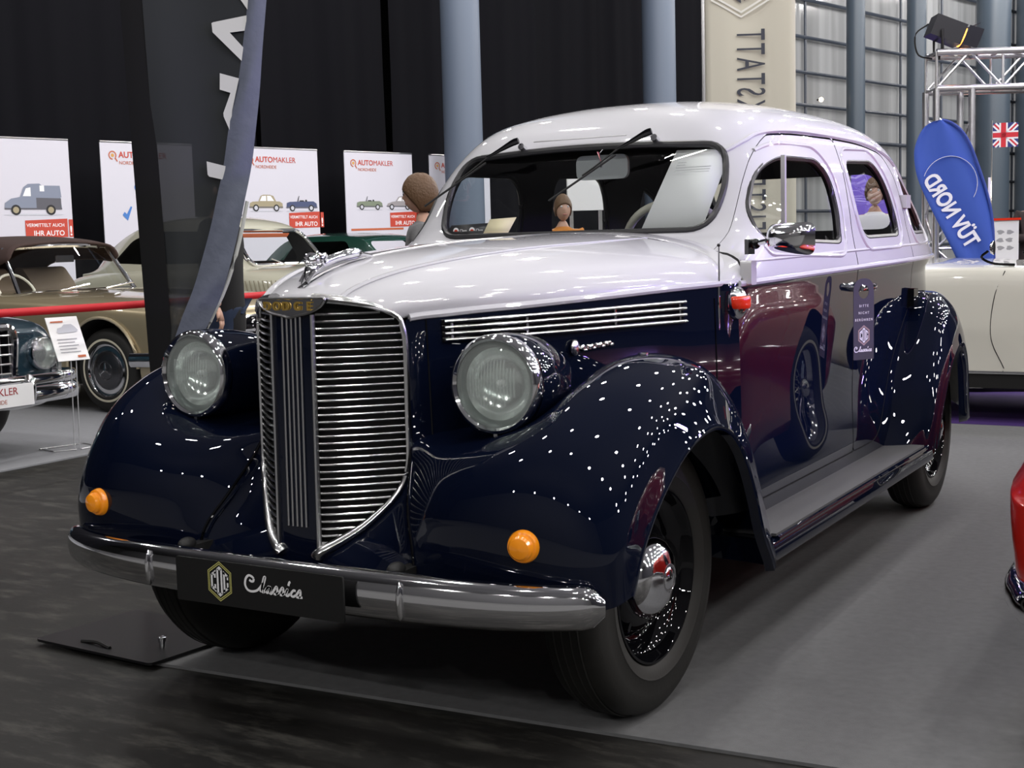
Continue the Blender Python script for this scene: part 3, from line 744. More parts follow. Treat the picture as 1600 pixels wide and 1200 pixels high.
# door mirror on the front door
mr = bpy.data.objects.new('door_mirror', None); COL.objects.link(mr); mr.parent = front_door
base = Vector((.695, .775, 1.190))
MB().box(base + Vector((.004, 0, 0)), (.012, .055, .045)).build('mirror_foot', [M['chrome']], mr)
MB().ball(base + Vector((.022, 0, .008)), .016).build('mirror_joint', [M['black_gloss']], mr)
MB().tube([base + Vector((.02, 0, .006)), base + Vector((.04, -.004, .012)), base + Vector((.06, -.01, .016))], .008, 8).build('mirror_arm', [M['chrome']], mr)
hd = MB(); rows = []
for i in range(13):
    t = i / 12; d = -.050 * math.sqrt(max(0, 1 - (1 - t) ** 2.2)) if t > 0 else 0
    k = (t ** .45)
    o_ = rpoly([(-.078 * k, -.030 * k), (.076 * k, -.044 * k), (.080 * k, .040 * k), (-.070 * k, .036 * k)], .026 * k + .0005, 5) if k > 0 else None
    d = -.058 * (1 - t ** 1.6)
    if o_: rows.append([(x, d, z) for x, z in o_])
    else: rows.append([(0, -.058, 0)] * 24)
hd.grid(rows, cv=True); nn = len(rows[0]); hd.f.append(tuple(12 * nn + k for k in range(nn))); hd.m.append(0)
Mm = Matrix.Translation(base + Vector((.128, .005, .022))) @ Euler((R(4), 0, R(-3))).to_matrix().to_4x4() @ Matrix.Diagonal((1, 1, 1.2, 1))
hd.xform(Mm); hd.build('mirror_head', [M['chrome']], mr, 50)
gl = MB().prism([(x * .93, z * .93) for x, z in rpoly([(-.078, -.030), (.076, -.044), (.080, .040), (-.070, .036)], .026, 5)], 'y', .001, .003).xform(Mm); gl.build('mirror_glass', [M['chrome']], mr)
# silver turn-indicator cover, red lens side lamp, aerial
MB().prism(rpoly([(.690, 1.078), (.735, 1.078), (.735, 1.150), (.690, 1.150)], .008, 3), 'x', .70, .735).build('indicator_cover', [M['silver_flat']], front_door)
sl = MB(); sl.ball((.700, .655, 1.028), (.034, .042, .050), 20, 14); slo = sl.build('side_lamp', [M['chrome']], car)
ln = MB(); ln.ball((.7075, .657, 1.030), (.036, .0445, .050), 24, 20); ln.v = [(x, y, min(1.048, max(1.011, z))) for x, y, z in ln.v]; ln.build('red_lens', [M['red_lens']], slo)
MB().tube([(.665, .60, .86), (.668, .60, 1.03), (.669, .60, 1.195)], [.0048, .0040, .0022], 8).build('aerial_rod', [M['chrome']], car)
MB().ball((.669, .60, 1.198), .005).build('aerial_tip', [M['black']], car)
MB().box((.660, .602, 1.028), (.02, .012, .008)).build('aerial_clamp', [M['black']], car)
MB().lathe([(.0, .93), (.022, .93), (.022, .936), (.014, .940), (.014, .946), (0, .947)], (.69, .02, -.012), 'z', 20).build('wing_cap', [M['chrome']], car)
# hinges, handles
MB().box((side_x(2.72, .945) + .012, 2.70, .945), (.035, .070, .075)).build('door_hinge', [M['black_gloss']], rear_door)
MB().box((side_x(2.76, 1.352) + .008, 2.76, 1.352), (.035, .075, .055)).build('hinge_cover', [M['silver_flat']], rear_door)
for y, d in ((1.80, front_door), (2.00, rear_door)):
    sgn = 1 if d is rear_door else -1
    hl = MB(); x = side_x(y, 1.02); hl.tube([(x, y, 1.02), (x + .035, y, 1.02)], .012, 10); hl.tube(cr([(x + .038, y - sgn * .01, 1.021), (x + .042, y - sgn * .04, 1.021), (x + .036, y - sgn * .115, 1.019)], 10), .011, 8, flat=(.8, 1)); hl.build('door_handle', [M['chrome']], d)
hs = MB(); x = side_x(1.875, .80)
MB().box((side_x(2.08, .90) + .004, 2.08, .90), (.014, .035, .15)).build('lock_strip', [M['black_gloss']], rear_door)

# ---- cabin ------------------------------------------------------------------------------------
MB().prism(rpoly([(.95, .85), (1.02, 1.20), (1.10, 1.215), (1.16, 1.15), (1.13, .85)], .03), 'x', -.60, .60).build('dashboard', [M['lining']], car)
for y in (1.75, 2.75):
    st = MB(); st.prism(rpoly([(y - .50, .40), (y - .52, .72), (y - .10, .70), (y + .06, 1.14), (y + .14, 1.16), (y + .12, .40)], .06), 'x', -.58, .58); st.build('bench_seat', [M['seat']], car, 30)
sw = bpy.data.objects.new('steering_wheel', None); COL.objects.link(sw); sw.parent = car; sw.location = (.275, 1.27, 1.160); sw.rotation_euler = (R(-58), 0, 0)
MB().tube([(.215 * math.cos(2 * math.pi * k / 48), .215 * math.sin(2 * math.pi * k / 48), 0) for k in range(48)], .0145, 10, closed=True).build('wheel_rim', [M['beige']], sw)
for a in (0, 120, 240): MB().tube([(0, 0, -.02), (.2 * math.cos(R(a + 90)), .2 * math.sin(R(a + 90)), 0)], .008, 8).build('spoke', [M['beige']], sw)
MB().lathe([(0, .0), (.03, -.005), (.035, -.03), (.02, -.05), (.018, -.5)], (0, 0, 0), 'z', 20).build('steering_column', [M['beige']], sw)
im = bpy.data.objects.new('interior_mirror', None); COL.objects.link(im); im.parent = car; im.location = (.02, 1.16, 1.475)
ms = MB().prism(rpoly([(-.10, -.042), (.10, -.042), (.10, .042), (-.10, .042)], .028), 'y', -.008, .008); ms.build('mirror_head', [mat('grey_glass_back', (.45, .47, .48), .4)], im)
MB().tube([(0, -.01, .0), (0, -.03, .05), (0, .03, .085)], .006, 8).build('mirror_stem', [M['chrome']], im)
# ================================================================= the hall
N = {}
def carpet(name, col, v):
    m = mat(name, col, .95, noise=(30, v, 6), bump=(420, .35, .003)); return m
def floor_mat():
    """dark sealed hall floor with scuffs"""
    m = mat('hall_floor', (.022, .021, .020), .5, spec=.3); nt = m.node_tree; b = nt.nodes['Principled BSDF']
    tc = nt.nodes.new('ShaderNodeTexCoord'); n1 = nt.nodes.new('ShaderNodeTexNoise'); n1.inputs['Scale'].default_value = 1.6; n1.inputs['Detail'].default_value = 8; n1.inputs['Roughness'].default_value = .65
    mp = nt.nodes.new('ShaderNodeMapping'); mp.inputs['Scale'].default_value = (1, 3.2, 1); mp.inputs['Rotation'].default_value = (0, 0, .5)
    n2 = nt.nodes.new('ShaderNodeTexNoise'); n2.inputs['Scale'].default_value = 4; n2.inputs['Detail'].default_value = 12; n2.inputs['Roughness'].default_value = .75
    r1 = nt.nodes.new('ShaderNodeValToRGB'); r1.color_ramp.elements[0].color = (.010, .010, .010, 1); r1.color_ramp.elements[1].color = (.027, .0255, .023, 1); r1.color_ramp.elements[0].position = .3; r1.color_ramp.elements[1].position = .75
    r2 = nt.nodes.new('ShaderNodeValToRGB'); r2.color_ramp.elements[0].position = .50; r2.color_ramp.elements[1].position = .74; r2.color_ramp.elements[1].color = (.062, .060, .052, 1); r2.color_ramp.elements[0].color = (0, 0, 0, 1)
    ad = nt.nodes.new('ShaderNodeMix'); ad.data_type = 'RGBA'; ad.blend_type = 'ADD'; ad.inputs[0].default_value = 1
    L = nt.links.new
    L(tc.outputs['Object'], n1.inputs['Vector']); L(tc.outputs['Object'], mp.inputs['Vector']); L(mp.outputs['Vector'], n2.inputs['Vector'])
    L(n1.outputs['Fac'], r1.inputs[0]); L(n2.outputs['Fac'], r2.inputs[0]); L(r1.outputs[0], ad.inputs[6]); L(r2.outputs[0], ad.inputs[7]); L(ad.outputs[2], b.inputs['Base Color'])
    bp = nt.nodes.new('ShaderNodeBump'); bp.inputs['Strength'].default_value = .25; bp.inputs['Distance'].default_value = .004; L(n2.outputs['Fac'], bp.inputs['Height']); L(bp.outputs['Normal'], b.inputs['Normal'])
    return m
structure(MB().box((-2, 16, -.06), (64, 72, .1)).build('floor', [floor_mat()]))
structure(MB().box((2, -10.9, -.005), (30, 18.2, .009)).build('floor_near_added', [mat('added_near_floor', (.115, .115, .115), .9)]))  # paler covering added out of view for the bumper to reflect
structure(MB().box((-2, 16, 12), (64, 72, .2)).build('ceiling', [mat('ceiling_dark', (.045, .045, .050), .9)]))
structure(MB().box((-2, -20.1, 6), (64, .2, 12.2)).build('wall_front', [mat('hall_wall', (.11, .11, .115), .9)]))
structure(MB().box((30.1, 16, 6), (.2, 72, 12.2)).build('wall_right', [mat('hall_wall_light', (.045, .045, .055), .9)]))
structure(MB().box((-2, 52.1, 6), (64, .2, 12.2)).build('wall_back', [mat('hall_wall_dim', (.05, .05, .055), .9)]))
structure(MB().box((-34.1, 16, 6), (.2, 72, 12.2)).build('wall_left', [mat('hall_wall_dark', (.02, .02, .02), .9)]))

g = carpet('grey_carpet', (.145, .147, .150), .22)
ca = MB().prism([(-.86, -.277), (6, .13), (6, 5.62), (-.86, 5.62)], 'z', -.0095, -.0005); tag(ca.build('carpet', [g]), 'grey carpet under the dark blue and silver sedan', 'carpet')
ca = MB().prism([(-16, -4), (-4.26, -4), (-4.26, 14), (-16, 14)], 'z', -.0095, -.0005); tag(ca.build('carpet', [carpet('pale_grey_carpet', (.24, .245, .26), .1)]), 'light grey carpet under the row of cars at the left', 'carpet')
ca = MB().prism([(-1.9, 5.63), (1.05, 5.63), (1.05, 7.5), (-1.9, 7.5)], 'z', -.0095, -.0005); tag(ca.build('carpet', [carpet('violet_carpet', (.055, .02, .15), .1)]), 'violet carpet under the white convertible', 'carpet')

# ---- wall line at the left: curtain, posters, columns, glass front -------------------
W0 = Vector((-10.894, 7.36, 0)); WD = Vector((math.sin(R(12.8)), math.cos(R(12.8)), 0)); WN = Vector((WD.y, -WD.x, 0)); WA = math.atan2(WD.y, WD.x)
def wl(s, out=0, z=0): return W0 + WD * s + WN * out + Vector((0, 0, z))
black_cloth = mat('black_molton', (.0055, .0055, .0075), .9, spec=.1)
def drape(s0, s1, label, seed):
    rnd = random.Random(seed); t = thing('curtain', label, 'curtain', wl(s0, -1.2), WA, 'black drapes along the wall')
    n = int((s1 - s0) * 16); ph = [rnd.random() * 6 for _ in range(4)]; rows = []
    for k in range(n + 1):
        x = (s1 - s0) * k / n
        y = .09 * math.sin(x * 3.1 + ph[0]) + .05 * math.sin(x * 7.7 + ph[1]) + .025 * math.sin(x * 17 + ph[2]); y *= .55; y *= .25 + .75 * abs(math.sin(x * .45 + ph[3]))
        rows.append([(x + .05 * math.sin(z * .4 + x), y * (1.15 - z * .03), z) for z in (.02, 2, 4, 6, 8, 11.5)])
    c = MB().grid(rows).build('drape_cloth', [black_cloth], t, 80)
    MB().tube([(0, .1, 11.55), (s1 - s0, .1, 11.55)], .04, 8).build('curtain_rail', [M['black']], t)
drape(-14, 4.57, 'black drape behind the posters at the left, up to the seam over the cream car', 1)
drape(4.62, 7.2, 'black drape between the seam and the left pale column', 2)
drape(7.25, 12.4, 'black drape between the two pale blue columns', 3)
drape(12.45, 16.5, 'black drape between the right pale column and the cream banner', 4)
colm = mat('column_paint', (.115, .145, .20), .5)
def column(s, out, r, label, m):
    t = thing('column', label, 'column', wl(s, out), WA)
    MB().lathe([(r, 0), (r, 11.9)], (0, 0, 0), 'z', 40).build('shaft', [m], t)
    MB().lathe([(r + .03, 0), (r + .03, .12), (r, .13)], (0, 0, 0), 'z', 40).build('base_ring', [M['satin']], t)
column(7.17, .5, .295, 'pale blue-grey round column behind the windscreen, left of the two', colm)
column(12.12, .5, .295, 'pale blue-grey round column left of the cream banner', colm)

P_MATS = None
pm = {k: mat('print_' + k, c, .55) for k, c in dict(sheet=(.63, .62, .695), red=(.52, .055, .03), rust=(.50, .12, .045), amber=(.62, .33, .08), blue=(.06, .20, .55), grey=(.22, .25, .33), black=(.012, .012, .014), sand=(.36, .31, .20), navy=(.06, .08, .17), green=(.20, .24, .17), silver=(.32, .30, .31), white=(.85, .85, .87), dark=(.10, .10, .12), pale=(.55, .56, .62)).items()}
pk = list(pm); PMATS = list(pm.values())
def pi(k): return pk.index(k)
def flat(mb, poly, y, k): mb.add([(x, y, z) for x, z in poly], [tuple(range(len(poly)))], pi(k))
def disc(x, z, r, n=24): return [(x + r * math.cos(2 * math.pi * i / n), z + r * math.sin(2 * math.pi * i / n)) for i in range(n)]
def ringf(mb, x, z, r0, r1, y, k, n=28, a0=0, a1=360):
    m = n; vs = []
    for i in range(m + 1):
        a = R(a0 + (a1 - a0) * i / m); vs += [(x + r0 * math.cos(a), y, z + r0 * math.sin(a)), (x + r1 * math.cos(a), y, z + r1 * math.sin(a))]
    mb.add(vs, [(2 * i, 2 * i + 1, 2 * i + 3, 2 * i + 2) for i in range(m)], pi(k))
def printed_car(mb, x, z, L, style, k, k2='dark'):
    """side view of a car, nose to the left, printed on the sheet"""
    H = L * .40; y = -.0115
    def p(*q): return [(x + a * L, z + b * H) for a, b in q]
    S = {'sedan': ([(.0, .22), (.02, .52), (.10, .60), (.28, .62), (.90, .62), (.99, .50), (1, .22)], [(.27, .62), (.35, .97), (.42, 1.02), (.62, 1.02), (.72, .95), (.80, .62)], [(.31, .64), (.38, .94), (.50, .96), (.50, .64)], [(.53, .64), (.53, .96), (.64, .95), (.74, .64)]),
         'cabrio': ([(.0, .22), (.02, .55), (.12, .62), (.34, .64), (.88, .66), (.98, .52), (1, .22)], [(.35, .64), (.41, 1.0), (.43, 1.0), (.39, .64)], [(.42, .64), (.44, .72), (.56, .72), (.58, .64)], [(.60, .64), (.62, .76), (.66, .76), (.68, .64)]),
         'coupe': ([(.0, .24), (.04, .46), (.20, .58), (.40, .64), (.92, .60), (1, .40), (.98, .22)], [(.34, .62), (.46, .94), (.58, 1.0), (.70, .97), (.92, .60)], [(.40, .64), (.49, .90), (.58, .92), (.58, .64)], [(.61, .64), (.61, .93), (.70, .91), (.82, .64)]),
         'van': ([(.0, .30), (.01, .50), (.12, .68), (.30, .76), (.55, .78), (.98, .75), (1, .25)], [(.27, .74), (.34, 1.14), (.42, 1.28), (.62, 1.30), (.66, 1.22), (.98, 1.22), (1, .74)], [(.32, .78), (.38, 1.10), (.46, 1.14), (.46, .78)], [(.62, .98), (.62, 1.22), (.70, 1.22), (.70, .98)])}[style]
    flat(mb, p((-.02, .02), (.1, .0), (.9, .0), (1.03, .03), (.9, .07), (.1, .07)), y + .0008, 'pale')
    flat(mb, p(*S[0]), y, k); flat(mb, p(*S[1]), y - .0003, k if style != 'cabrio' else 'dark')
    if style == 'van': flat(mb, p((.55, .30), (.55, .72), (.99, .70), (.99, .30)), y - .0005, 'dark')
    flat(mb, p(*S[2]), y - .0008, 'black' if style == 'cabrio' else 'white'); flat(mb, p(*S[3]), y - .0008, 'black' if style == 'cabrio' else 'white')
    flat(mb, p((.0, .24), (.0, .30), (1, .30), (1, .24)), y - .0006, 'dark')
    for a in (.19, .80):
        flat(mb, disc(x + a * L, z + .22 * H, .085 * L), y - .001, 'black'); flat(mb, disc(x + a * L, z + .22 * H, .052 * L), y - .0014, 'sand' if style == 'van' else 'pale')
def poster(s0, label, content, w=1.32, h=2.6):
    t = thing('roll_up_poster', label, 'poster', wl(s0), WA, None)
    sh = MB().box((w / 2, 0, h / 2 + .03), (w, .012, h - .06)); sheet = sh.build('poster_sheet', [pm['sheet']], t)
    MB().tube([(0, 0, h), (w, 0, h)], .014, 8).build('top_rail', [M['satin']], t)
    MB().prism(rpoly([(0, -.09), (w, -.09), (w, .09), (0, .09)], .02), 'z', 0, .09).build('base_case', [M['satin']], t)
    MB().tube([(w / 2, .03, .05), (w / 2, .03, h)], .012, 6).build('support_pole', [M['satin']], t)
    pr = MB(); T = lambda x, z: MT((x, -.010, z))
    if 'logo' in content:
        ringf(pr, .165, h - .165, .040, .055, -.010, 'rust', a0=-35, a1=270); flat(pr, disc(.165, h - .165, .022), -.010, 'amber'); flat(pr, [(.19, h - .20), (.225, h - .245), (.235, h - .235), (.205, h - .19)], -.010, 'rust')
        pr.text('AUTO', .105, T(.25, h - .19), pi('red'), bold=.02, ext=.0003); pr.text('MAKLER', .105, T(.545, h - .19), pi('red'), ext=.0003); pr.text('NORDHEIDE', .062, T(.25, h - .275), pi('rust'), ext=.0003)
    for c in content.get('cars', ()):
        pc = MB(); printed_car(pc, *c); pc.build('printed_car', PMATS, sheet, fix=False)
    lo_ = pr; lo_.build('poster_logo', PMATS, sheet, fix=False) if pr.v else None; pr = MB()
    if 'box' in content:
        b, hh = content['box'], h; h = h - content.get('drop', .04)
        flat(pr, [(b, h - 1.05), (b + .54, h - 1.04), (b + .54, h - .82), (b, h - .84)], -.010, 'red')
        pr.text('VERMITTELT AUCH', .056, T(b + .015, h - .915), pi('white'), bold=.01, ext=.0003); pr.text('IHR AUTO', .085, T(b + .10, h - 1.02), pi('white'), bold=.014, ext=.0003)
        flat(pr, [(b + .555, h - 1.04), (b + .61, h - 1.04), (b + .61, h - .83), (b + .555, h - .83)], -.010, 'red'); pr.text('!', .16, T(b + .56, h - 1.02), pi('white'), bold=.02, ext=.0003)
    if 'box' in content: h = hh
    if pr.v: pr.build('slogan_box', PMATS, sheet, fix=False)
    pr = MB()
    if 'line' in content: flat(pr, [(.08, h - 1.14), (w - .22, h - 1.13), (w - .22, h - 1.10), (.08, h - 1.11)], -.010, 'rust')
    if 'tick' in content:
        pr.text('G', .13, T(.44, h - .60), pi('blue'), bold=.01, ext=.0003)
        flat(pr, [(.26, h - .90), (.29, h - .86), (.32, h - .89), (.38, h - .79), (.40, h - .80), (.33, h - .97)], -.010, 'blue'); pr.text('Wir', .07, T(.46, h - .86), pi('grey'), ext=.0003)
    if pr.v: pr.build('poster_print', PMATS, sheet, fix=False)
poster(-.38, 'white poster with a grey printed delivery van at the far left', dict(cars=[(.47, 1.70, .72, 'van', 'grey'), (-.0, 1.70, .17, 'sedan', 'pale')], box=.71, drop=.12))
poster(1.36, 'white poster with a blue tick, half hidden by the dark banner flag', dict(logo=1, tick=1))
poster(3.42, 'white poster with a printed sand coloured saloon beside a blue cabriolet', dict(logo=1, cars=[(.12, 1.74, .56, 'sedan', 'sand'), (.74, 1.74, .54, 'cabrio', 'navy')], box=.78))
poster(5.23, 'white poster with a printed green cabriolet and silver coupe beside the person in grey', dict(logo=1, cars=[(.20, 1.76, .50, 'cabrio', 'green'), (.78, 1.76, .52, 'coupe', 'silver')], box=.84, line=1))
poster(6.91, 'white poster half hidden by the left pale column', dict(logo=1, cars=[(.2, 1.76, .5, 'sedan', 'silver')]))

# glass front with its frames, facing the hall
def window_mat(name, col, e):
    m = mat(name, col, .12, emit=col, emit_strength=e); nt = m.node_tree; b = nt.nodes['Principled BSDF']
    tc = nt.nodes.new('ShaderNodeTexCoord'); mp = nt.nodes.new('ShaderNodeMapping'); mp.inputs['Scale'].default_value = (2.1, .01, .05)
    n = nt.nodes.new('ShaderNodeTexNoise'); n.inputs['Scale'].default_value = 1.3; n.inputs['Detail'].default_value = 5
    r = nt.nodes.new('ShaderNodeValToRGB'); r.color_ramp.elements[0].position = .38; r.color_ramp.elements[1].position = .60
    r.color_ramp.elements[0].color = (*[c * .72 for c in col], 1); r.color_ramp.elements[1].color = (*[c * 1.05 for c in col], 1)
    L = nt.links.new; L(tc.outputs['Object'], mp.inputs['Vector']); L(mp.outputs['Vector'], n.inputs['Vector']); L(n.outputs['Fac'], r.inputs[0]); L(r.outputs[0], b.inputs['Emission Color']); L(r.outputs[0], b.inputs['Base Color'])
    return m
frame_m = mat('facade_frame', (.05, .06, .08), .4)
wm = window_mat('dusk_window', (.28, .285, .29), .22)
fr = MB(); gl = MB(); F0 = 16.6
for k in range(12):
    s = F0 + k * 2.95
    for j in range(14): pass
gl.grid([[(x, .12, z) for z in (0, 11.5)] for x in (0, 36)])
for z in (.9, 1.75, 2.55, 3.33, 4.05, 4.75, 5.5, 6.3, 7.2): fr.tube([(0, 0, z), (36, 0, z)], .04 if z != 3.33 else .05, 6)
for k in range(17): fr.tube([(k * 2.2, .03, 0), (k * 2.2, .03, 11.5)], .035, 6)
fo = fr.build('window_1', [frame_m]); fo.location = wl(F0, -.5); fo.rotation_euler = (0, 0, WA); structure(fo)
go = gl.build('glass', [wm], fo)
dk = mat('facade_column', (.055, .075, .10), .4)
for s, r, lb in ((19.5, .20, 'dark steel column of the glass front right of the cream banner'), (22.35, .22, 'dark steel column of the glass front left of the silver truss'), (26.6, .42, 'dark blue-grey column of the glass front behind the truss beam'), (29.3, .50, 'dark blue-grey column of the glass front at the right edge')):
    column(s, .3, r, lb, dk)
warm = mat('warm_lamp', (1, .8, .5), .5, emit=(1, .70, .36), emit_strength=9)
# small lamps seen in the glass front
for s, z, r, lb in ((18.6, 2.68, .07, 'warm lamp glowing low in the glass front, left one'), (20.6, 2.55, .05, 'warm lamp glowing beside the dark steel column'), (18.9, 4.15, .05, 'warm lamp glowing in an upper pane of the glass front'), (23.2, 2.2, .06, 'warm lamp glowing above the blue beach flag')):
    o = thing('wall_lamp', lb, 'lamp', wl(s, -.2, z), WA); MB().ball((0, 0, 0), r).build('lamp_globe', [warm], o); MB().tube([(0, .1, 0), (0, .02, 0)], .02, 6).build('lamp_bracket', [M['black']], o)

# ---- cream banner with mirrored lettering -------------------------------------------------
cream = mat('cream_banner_cloth', (.56, .54, .46), .8); NAVYI = mat('banner_ink', (.05, .055, .075), .7)
bx = Vector((.871, .491, 0)).normalized()           # across the cloth, towards the right of the picture
bo = Vector((-1.36, 5.54, 0)); ba = math.atan2(bx.y, bx.x)
t = thing('banner_flag', 'tall cream banner with dark mirrored lettering behind the sedan roof', 'banner', bo, ba)
poly = [(-.02, 3.9), (.60, 3.9), (.605, 2.0), (.60, 1.45), (.56, 1.33), (.46, 1.30), (.04, 1.32), (.02, 2.0)]
rows = []
for i in range(40):
    z = lerp(1.06, 4.0, i / 39); l = -.005; r_ = .60 if z > 1.2 else .60 - .10 * ((1.2 - z) / .14) ** 2
    rows.append([(lerp(l, r_, j / 14), .012 * math.sin(j / 14 * 9 + z) , z) for j in range(15)])
b_ = MB().grid(rows).build('banner_cloth', [cream], t, 80); solid(b_, .002)
MB().tube([(-.02, 0, .03), (-.02, 0, 4.2)], .014, 8).build('banner_pole', [M['satin']], t)
MB().lathe([(0, .03), (.22, .03), (.22, 0), (0, 0)], (-.02, 0, 0), 'z', 24).build('banner_base', [M['black']], t)
lt = MB()
lt.text('MEISTERWERKSTATT', .275, MT((.205, -.018, 1.14), (0, 0, 1), (1, 0, 0)), 0, ext=.001, space=1.25, fit=1.47)
hx = MT((.235, -.018, 2.92)); 
for r0, r1 in ((.235, .222), (.205, .19)):
    a = hexa(0, 0, r0 * .86, r0); b = hexa(0, 0, r1 * .86, r1)
    lt.add([hx @ Vector((x, y, 0)) for x, y in a + b], [(i, (i + 1) % 6, 6 + (i + 1) % 6, 6 + i) for i in range(6)], 1)
for q in ([(-.11, .05), (-.06, .05), (-.06, -.04), (0, -.085), (0, -.14), (-.11, -.06)], [(.11, .05), (.06, .05), (.06, -.02), (.02, -.05), (.02, -.125), (.11, -.06)], [(-.03, .06), (.03, .06), (.03, -.02), (-.03, .02)]):
    lt.add([hx @ Vector((x, y, 0)) for x, y in q], [tuple(range(len(q)))], 0)
lt.build('banner_lettering', [NAVYI, mat('banner_white', (.72, .72, .68), .7)], b_, fix=False)

# ---- blue beach flag with mirrored lettering ------------------------------------------------
blue = mat('blue_flag_cloth', (.035, .085, .42), .7)
fx = Vector((.80, .31, 0)).normalized(); FO = Vector((-.43, 7.42, 0)); fa = math.atan2(fx.y, fx.x)
t = thing('beach_flag', 'blue teardrop beach flag with white mirrored lettering behind the white car', 'flag', FO, fa)
edgeL = cr([(.275, 0, .25), (.24, 0, .60), (.33 - .02, 0, .98), (.14, 0, 1.37), (.02, 0, 1.62), (-.01, 0, 1.80), (.03, 0, 1.93), (.10, 0, 2.02), (.18, 0, 2.055)], 50)
edgeL = cr([(.49, 0, .30), (.42, 0, .70), (.33, 0, .99), (.14, 0, 1.37), (.03, 0, 1.62), (0, 0, 1.80), (.018, 0, 1.91), (.065, 0, 2.005), (.125, 0, 2.05), (.19, 0, 2.066)], 50)
edgeR = cr([(.60, 0, .30), (.60, 0, .70), (.592, 0, .99), (.575, 0, 1.30), (.53, 0, 1.52), (.455, 0, 1.75), (.395, 0, 1.90), (.335, 0, 1.99), (.265, 0, 2.045), (.20, 0, 2.067)], 50)
rows = [[(lerp(a.x, b.x, j / 12), .015 * math.sin(j * .7 + a.z * 3), lerp(a.z, b.z, j / 12)) for j in range(13)] for a, b in zip(edgeL, edgeR)]
bc_ = MB().grid(rows).build('flag_cloth', [blue], t, 80); solid(bc_, .002)
MB().tube([(p.x + .006, 0, p.z) for p in edgeR[4:]] , .011, 6).build('flag_pole', [mat('blue_sleeve', (.03, .06, .30), .7)], t)
MB().tube([(.60, 0, .03), (.60, 0, .62)], .012, 8).build('pole_foot', [M['satin']], t); MB().box((.60, 0, .015), (.5, .4, .03)).build('flag_base', [M['black']], t)
lt = MB(); wp = mat('flag_white', (.72, .72, .82), .7)
adv = Vector((-.53, 0, .85)).normalized(); upv = Vector((.85, 0, .53)).normalized()
lt.text('TÜV NORD', .165, MT((.395, -.022, 1.085), adv, upv), 0, ext=.001, bold=.035, width=.74)
pts = [(.235 + .205 * math.cos(R(a)), -.022, 1.66 + .20 * math.sin(R(a))) for a in range(-28, 172, 6)]
pts = [(.265 + .20 * math.cos(R(a)), -.022, 1.58 + .21 * math.sin(R(a))) for a in range(-30, 166, 6)]
lt.tube(pts, .010, 6, flat=(.2, 1), up=(0, 1, 0)); lt.build('flag_lettering', [wp], bc_, fix=False)

# ---- dark banner flag at the left -------------------------------------------------------------
def cloth_mat(name, col, a):
    m = mat(name, col, .75); nt = m.node_tree; b = nt.nodes['Principled BSDF']; o = nt.nodes['Material Output']
    tr = nt.nodes.new('ShaderNodeBsdfTransparent'); tr.inputs[0].default_value = (.9, .9, .95, 1); mx = nt.nodes.new('ShaderNodeMixShader'); mx.inputs[0].default_value = a
    nt.links.new(tr.outputs[0], mx.inputs[1]); nt.links.new(b.outputs[0], mx.inputs[2]); nt.links.new(mx.outputs[0], o.inputs[0]); return m
dark = cloth_mat('dark_flag_mesh', (.016, .019, .022), .955); hem_m = mat('flag_sleeve_grey', (.12, .135, .185), .7, bump=(14, .3, .02))
DO = Vector((-2.58, 1.50, 0)); dx_ = Vector((.864, .503, 0)).normalized(); da = math.atan2(dx_.y, dx_.x)
t = thing('banner_flag', 'tall dark banner flag with white lettering behind the left front wing', 'banner', DO, da)
def fl(px, z): return px
# across (local x) and height of the two edges of the field, read along the sleeve
Lx = lambda z: lerp(.055, .125, (2.9 - z) / 2.3)
inner = cr([(.66, 0, 3.2), (.60, 0, 2.80), (.56, 0, 2.385), (.505, 0, 2.05), (.443, 0, 1.79), (.395, 0, 1.56), (.336, 0, 1.345), (.262, 0, 1.11), (.181, 0, .92), (.10, 0, .72), (.055, 0, .60)], 50)
outer = cr([(.76, 0, 3.2), (.69, 0, 2.80), (.645, 0, 2.376), (.605, 0, 2.05), (.571, 0, 1.79), (.528, 0, 1.56), (.476, 0, 1.36), (.405, 0, 1.11), (.324, 0, .92), (.20, 0, .70), (.10, 0, .50)], 50)
rows = [[(lerp(.07 + (2.4 - p.z) * .022, p.x, j / 12), .012 * math.sin(j * .5 + p.z * 2), p.z) for j in range(13)] for p in inner]
fld = MB().grid(rows).build('flag_field', [dark], t, 80)
rows = [[(lerp(a.x, b.x, j / 6), -.012 - .02 * math.sin(math.pi * j / 6) + .006 * math.sin(i * .9 + j), lerp(a.z, b.z, j / 6)) for j in range(7)] for i, (a, b) in enumerate(zip(inner, outer))]
MB().grid(rows).build('pole_sleeve', [hem_m], t, 80)
hz = [3.2, 2.4, 1.6, 1.0, .60]
MB().grid([[(-.035 + (2.4 - z) * .026, -.006, z), (.02 + (2.4 - z) * .026, -.012, z), (.085 + (2.4 - z) * .024, -.006, z)] for z in hz]).build('dark_hem', [mat('flag_hem_black', (.009, .009, .010), .7, spec=.15)], t, 80)
MB().tube([(p.x + .004, .004, p.z) for p in cr([(.505, 0, 1.45), (.455, 0, 1.25), (.385, 0, 1.05), (.29, 0, .86), (.26, 0, .70), (.25, 0, .4), (.25, 0, .03)], 20)], .009, 8).build('flag_pole', [mat('fibreglass_rod', (.55, .56, .54), .3)], t)
MB().box((.29, 0, .02), (.5, .4, .04)).build('flag_foot', [M['black']], t)
ws_ = mat('flag_letter_white', (.60, .61, .58), .8); lt = MB()
def pxl(px, py):      # zoomed sheet coordinates of the letters -> cloth coordinates
    return (-.013 + (px - 724) * .0008196, 2.39 - .0008127 * py)
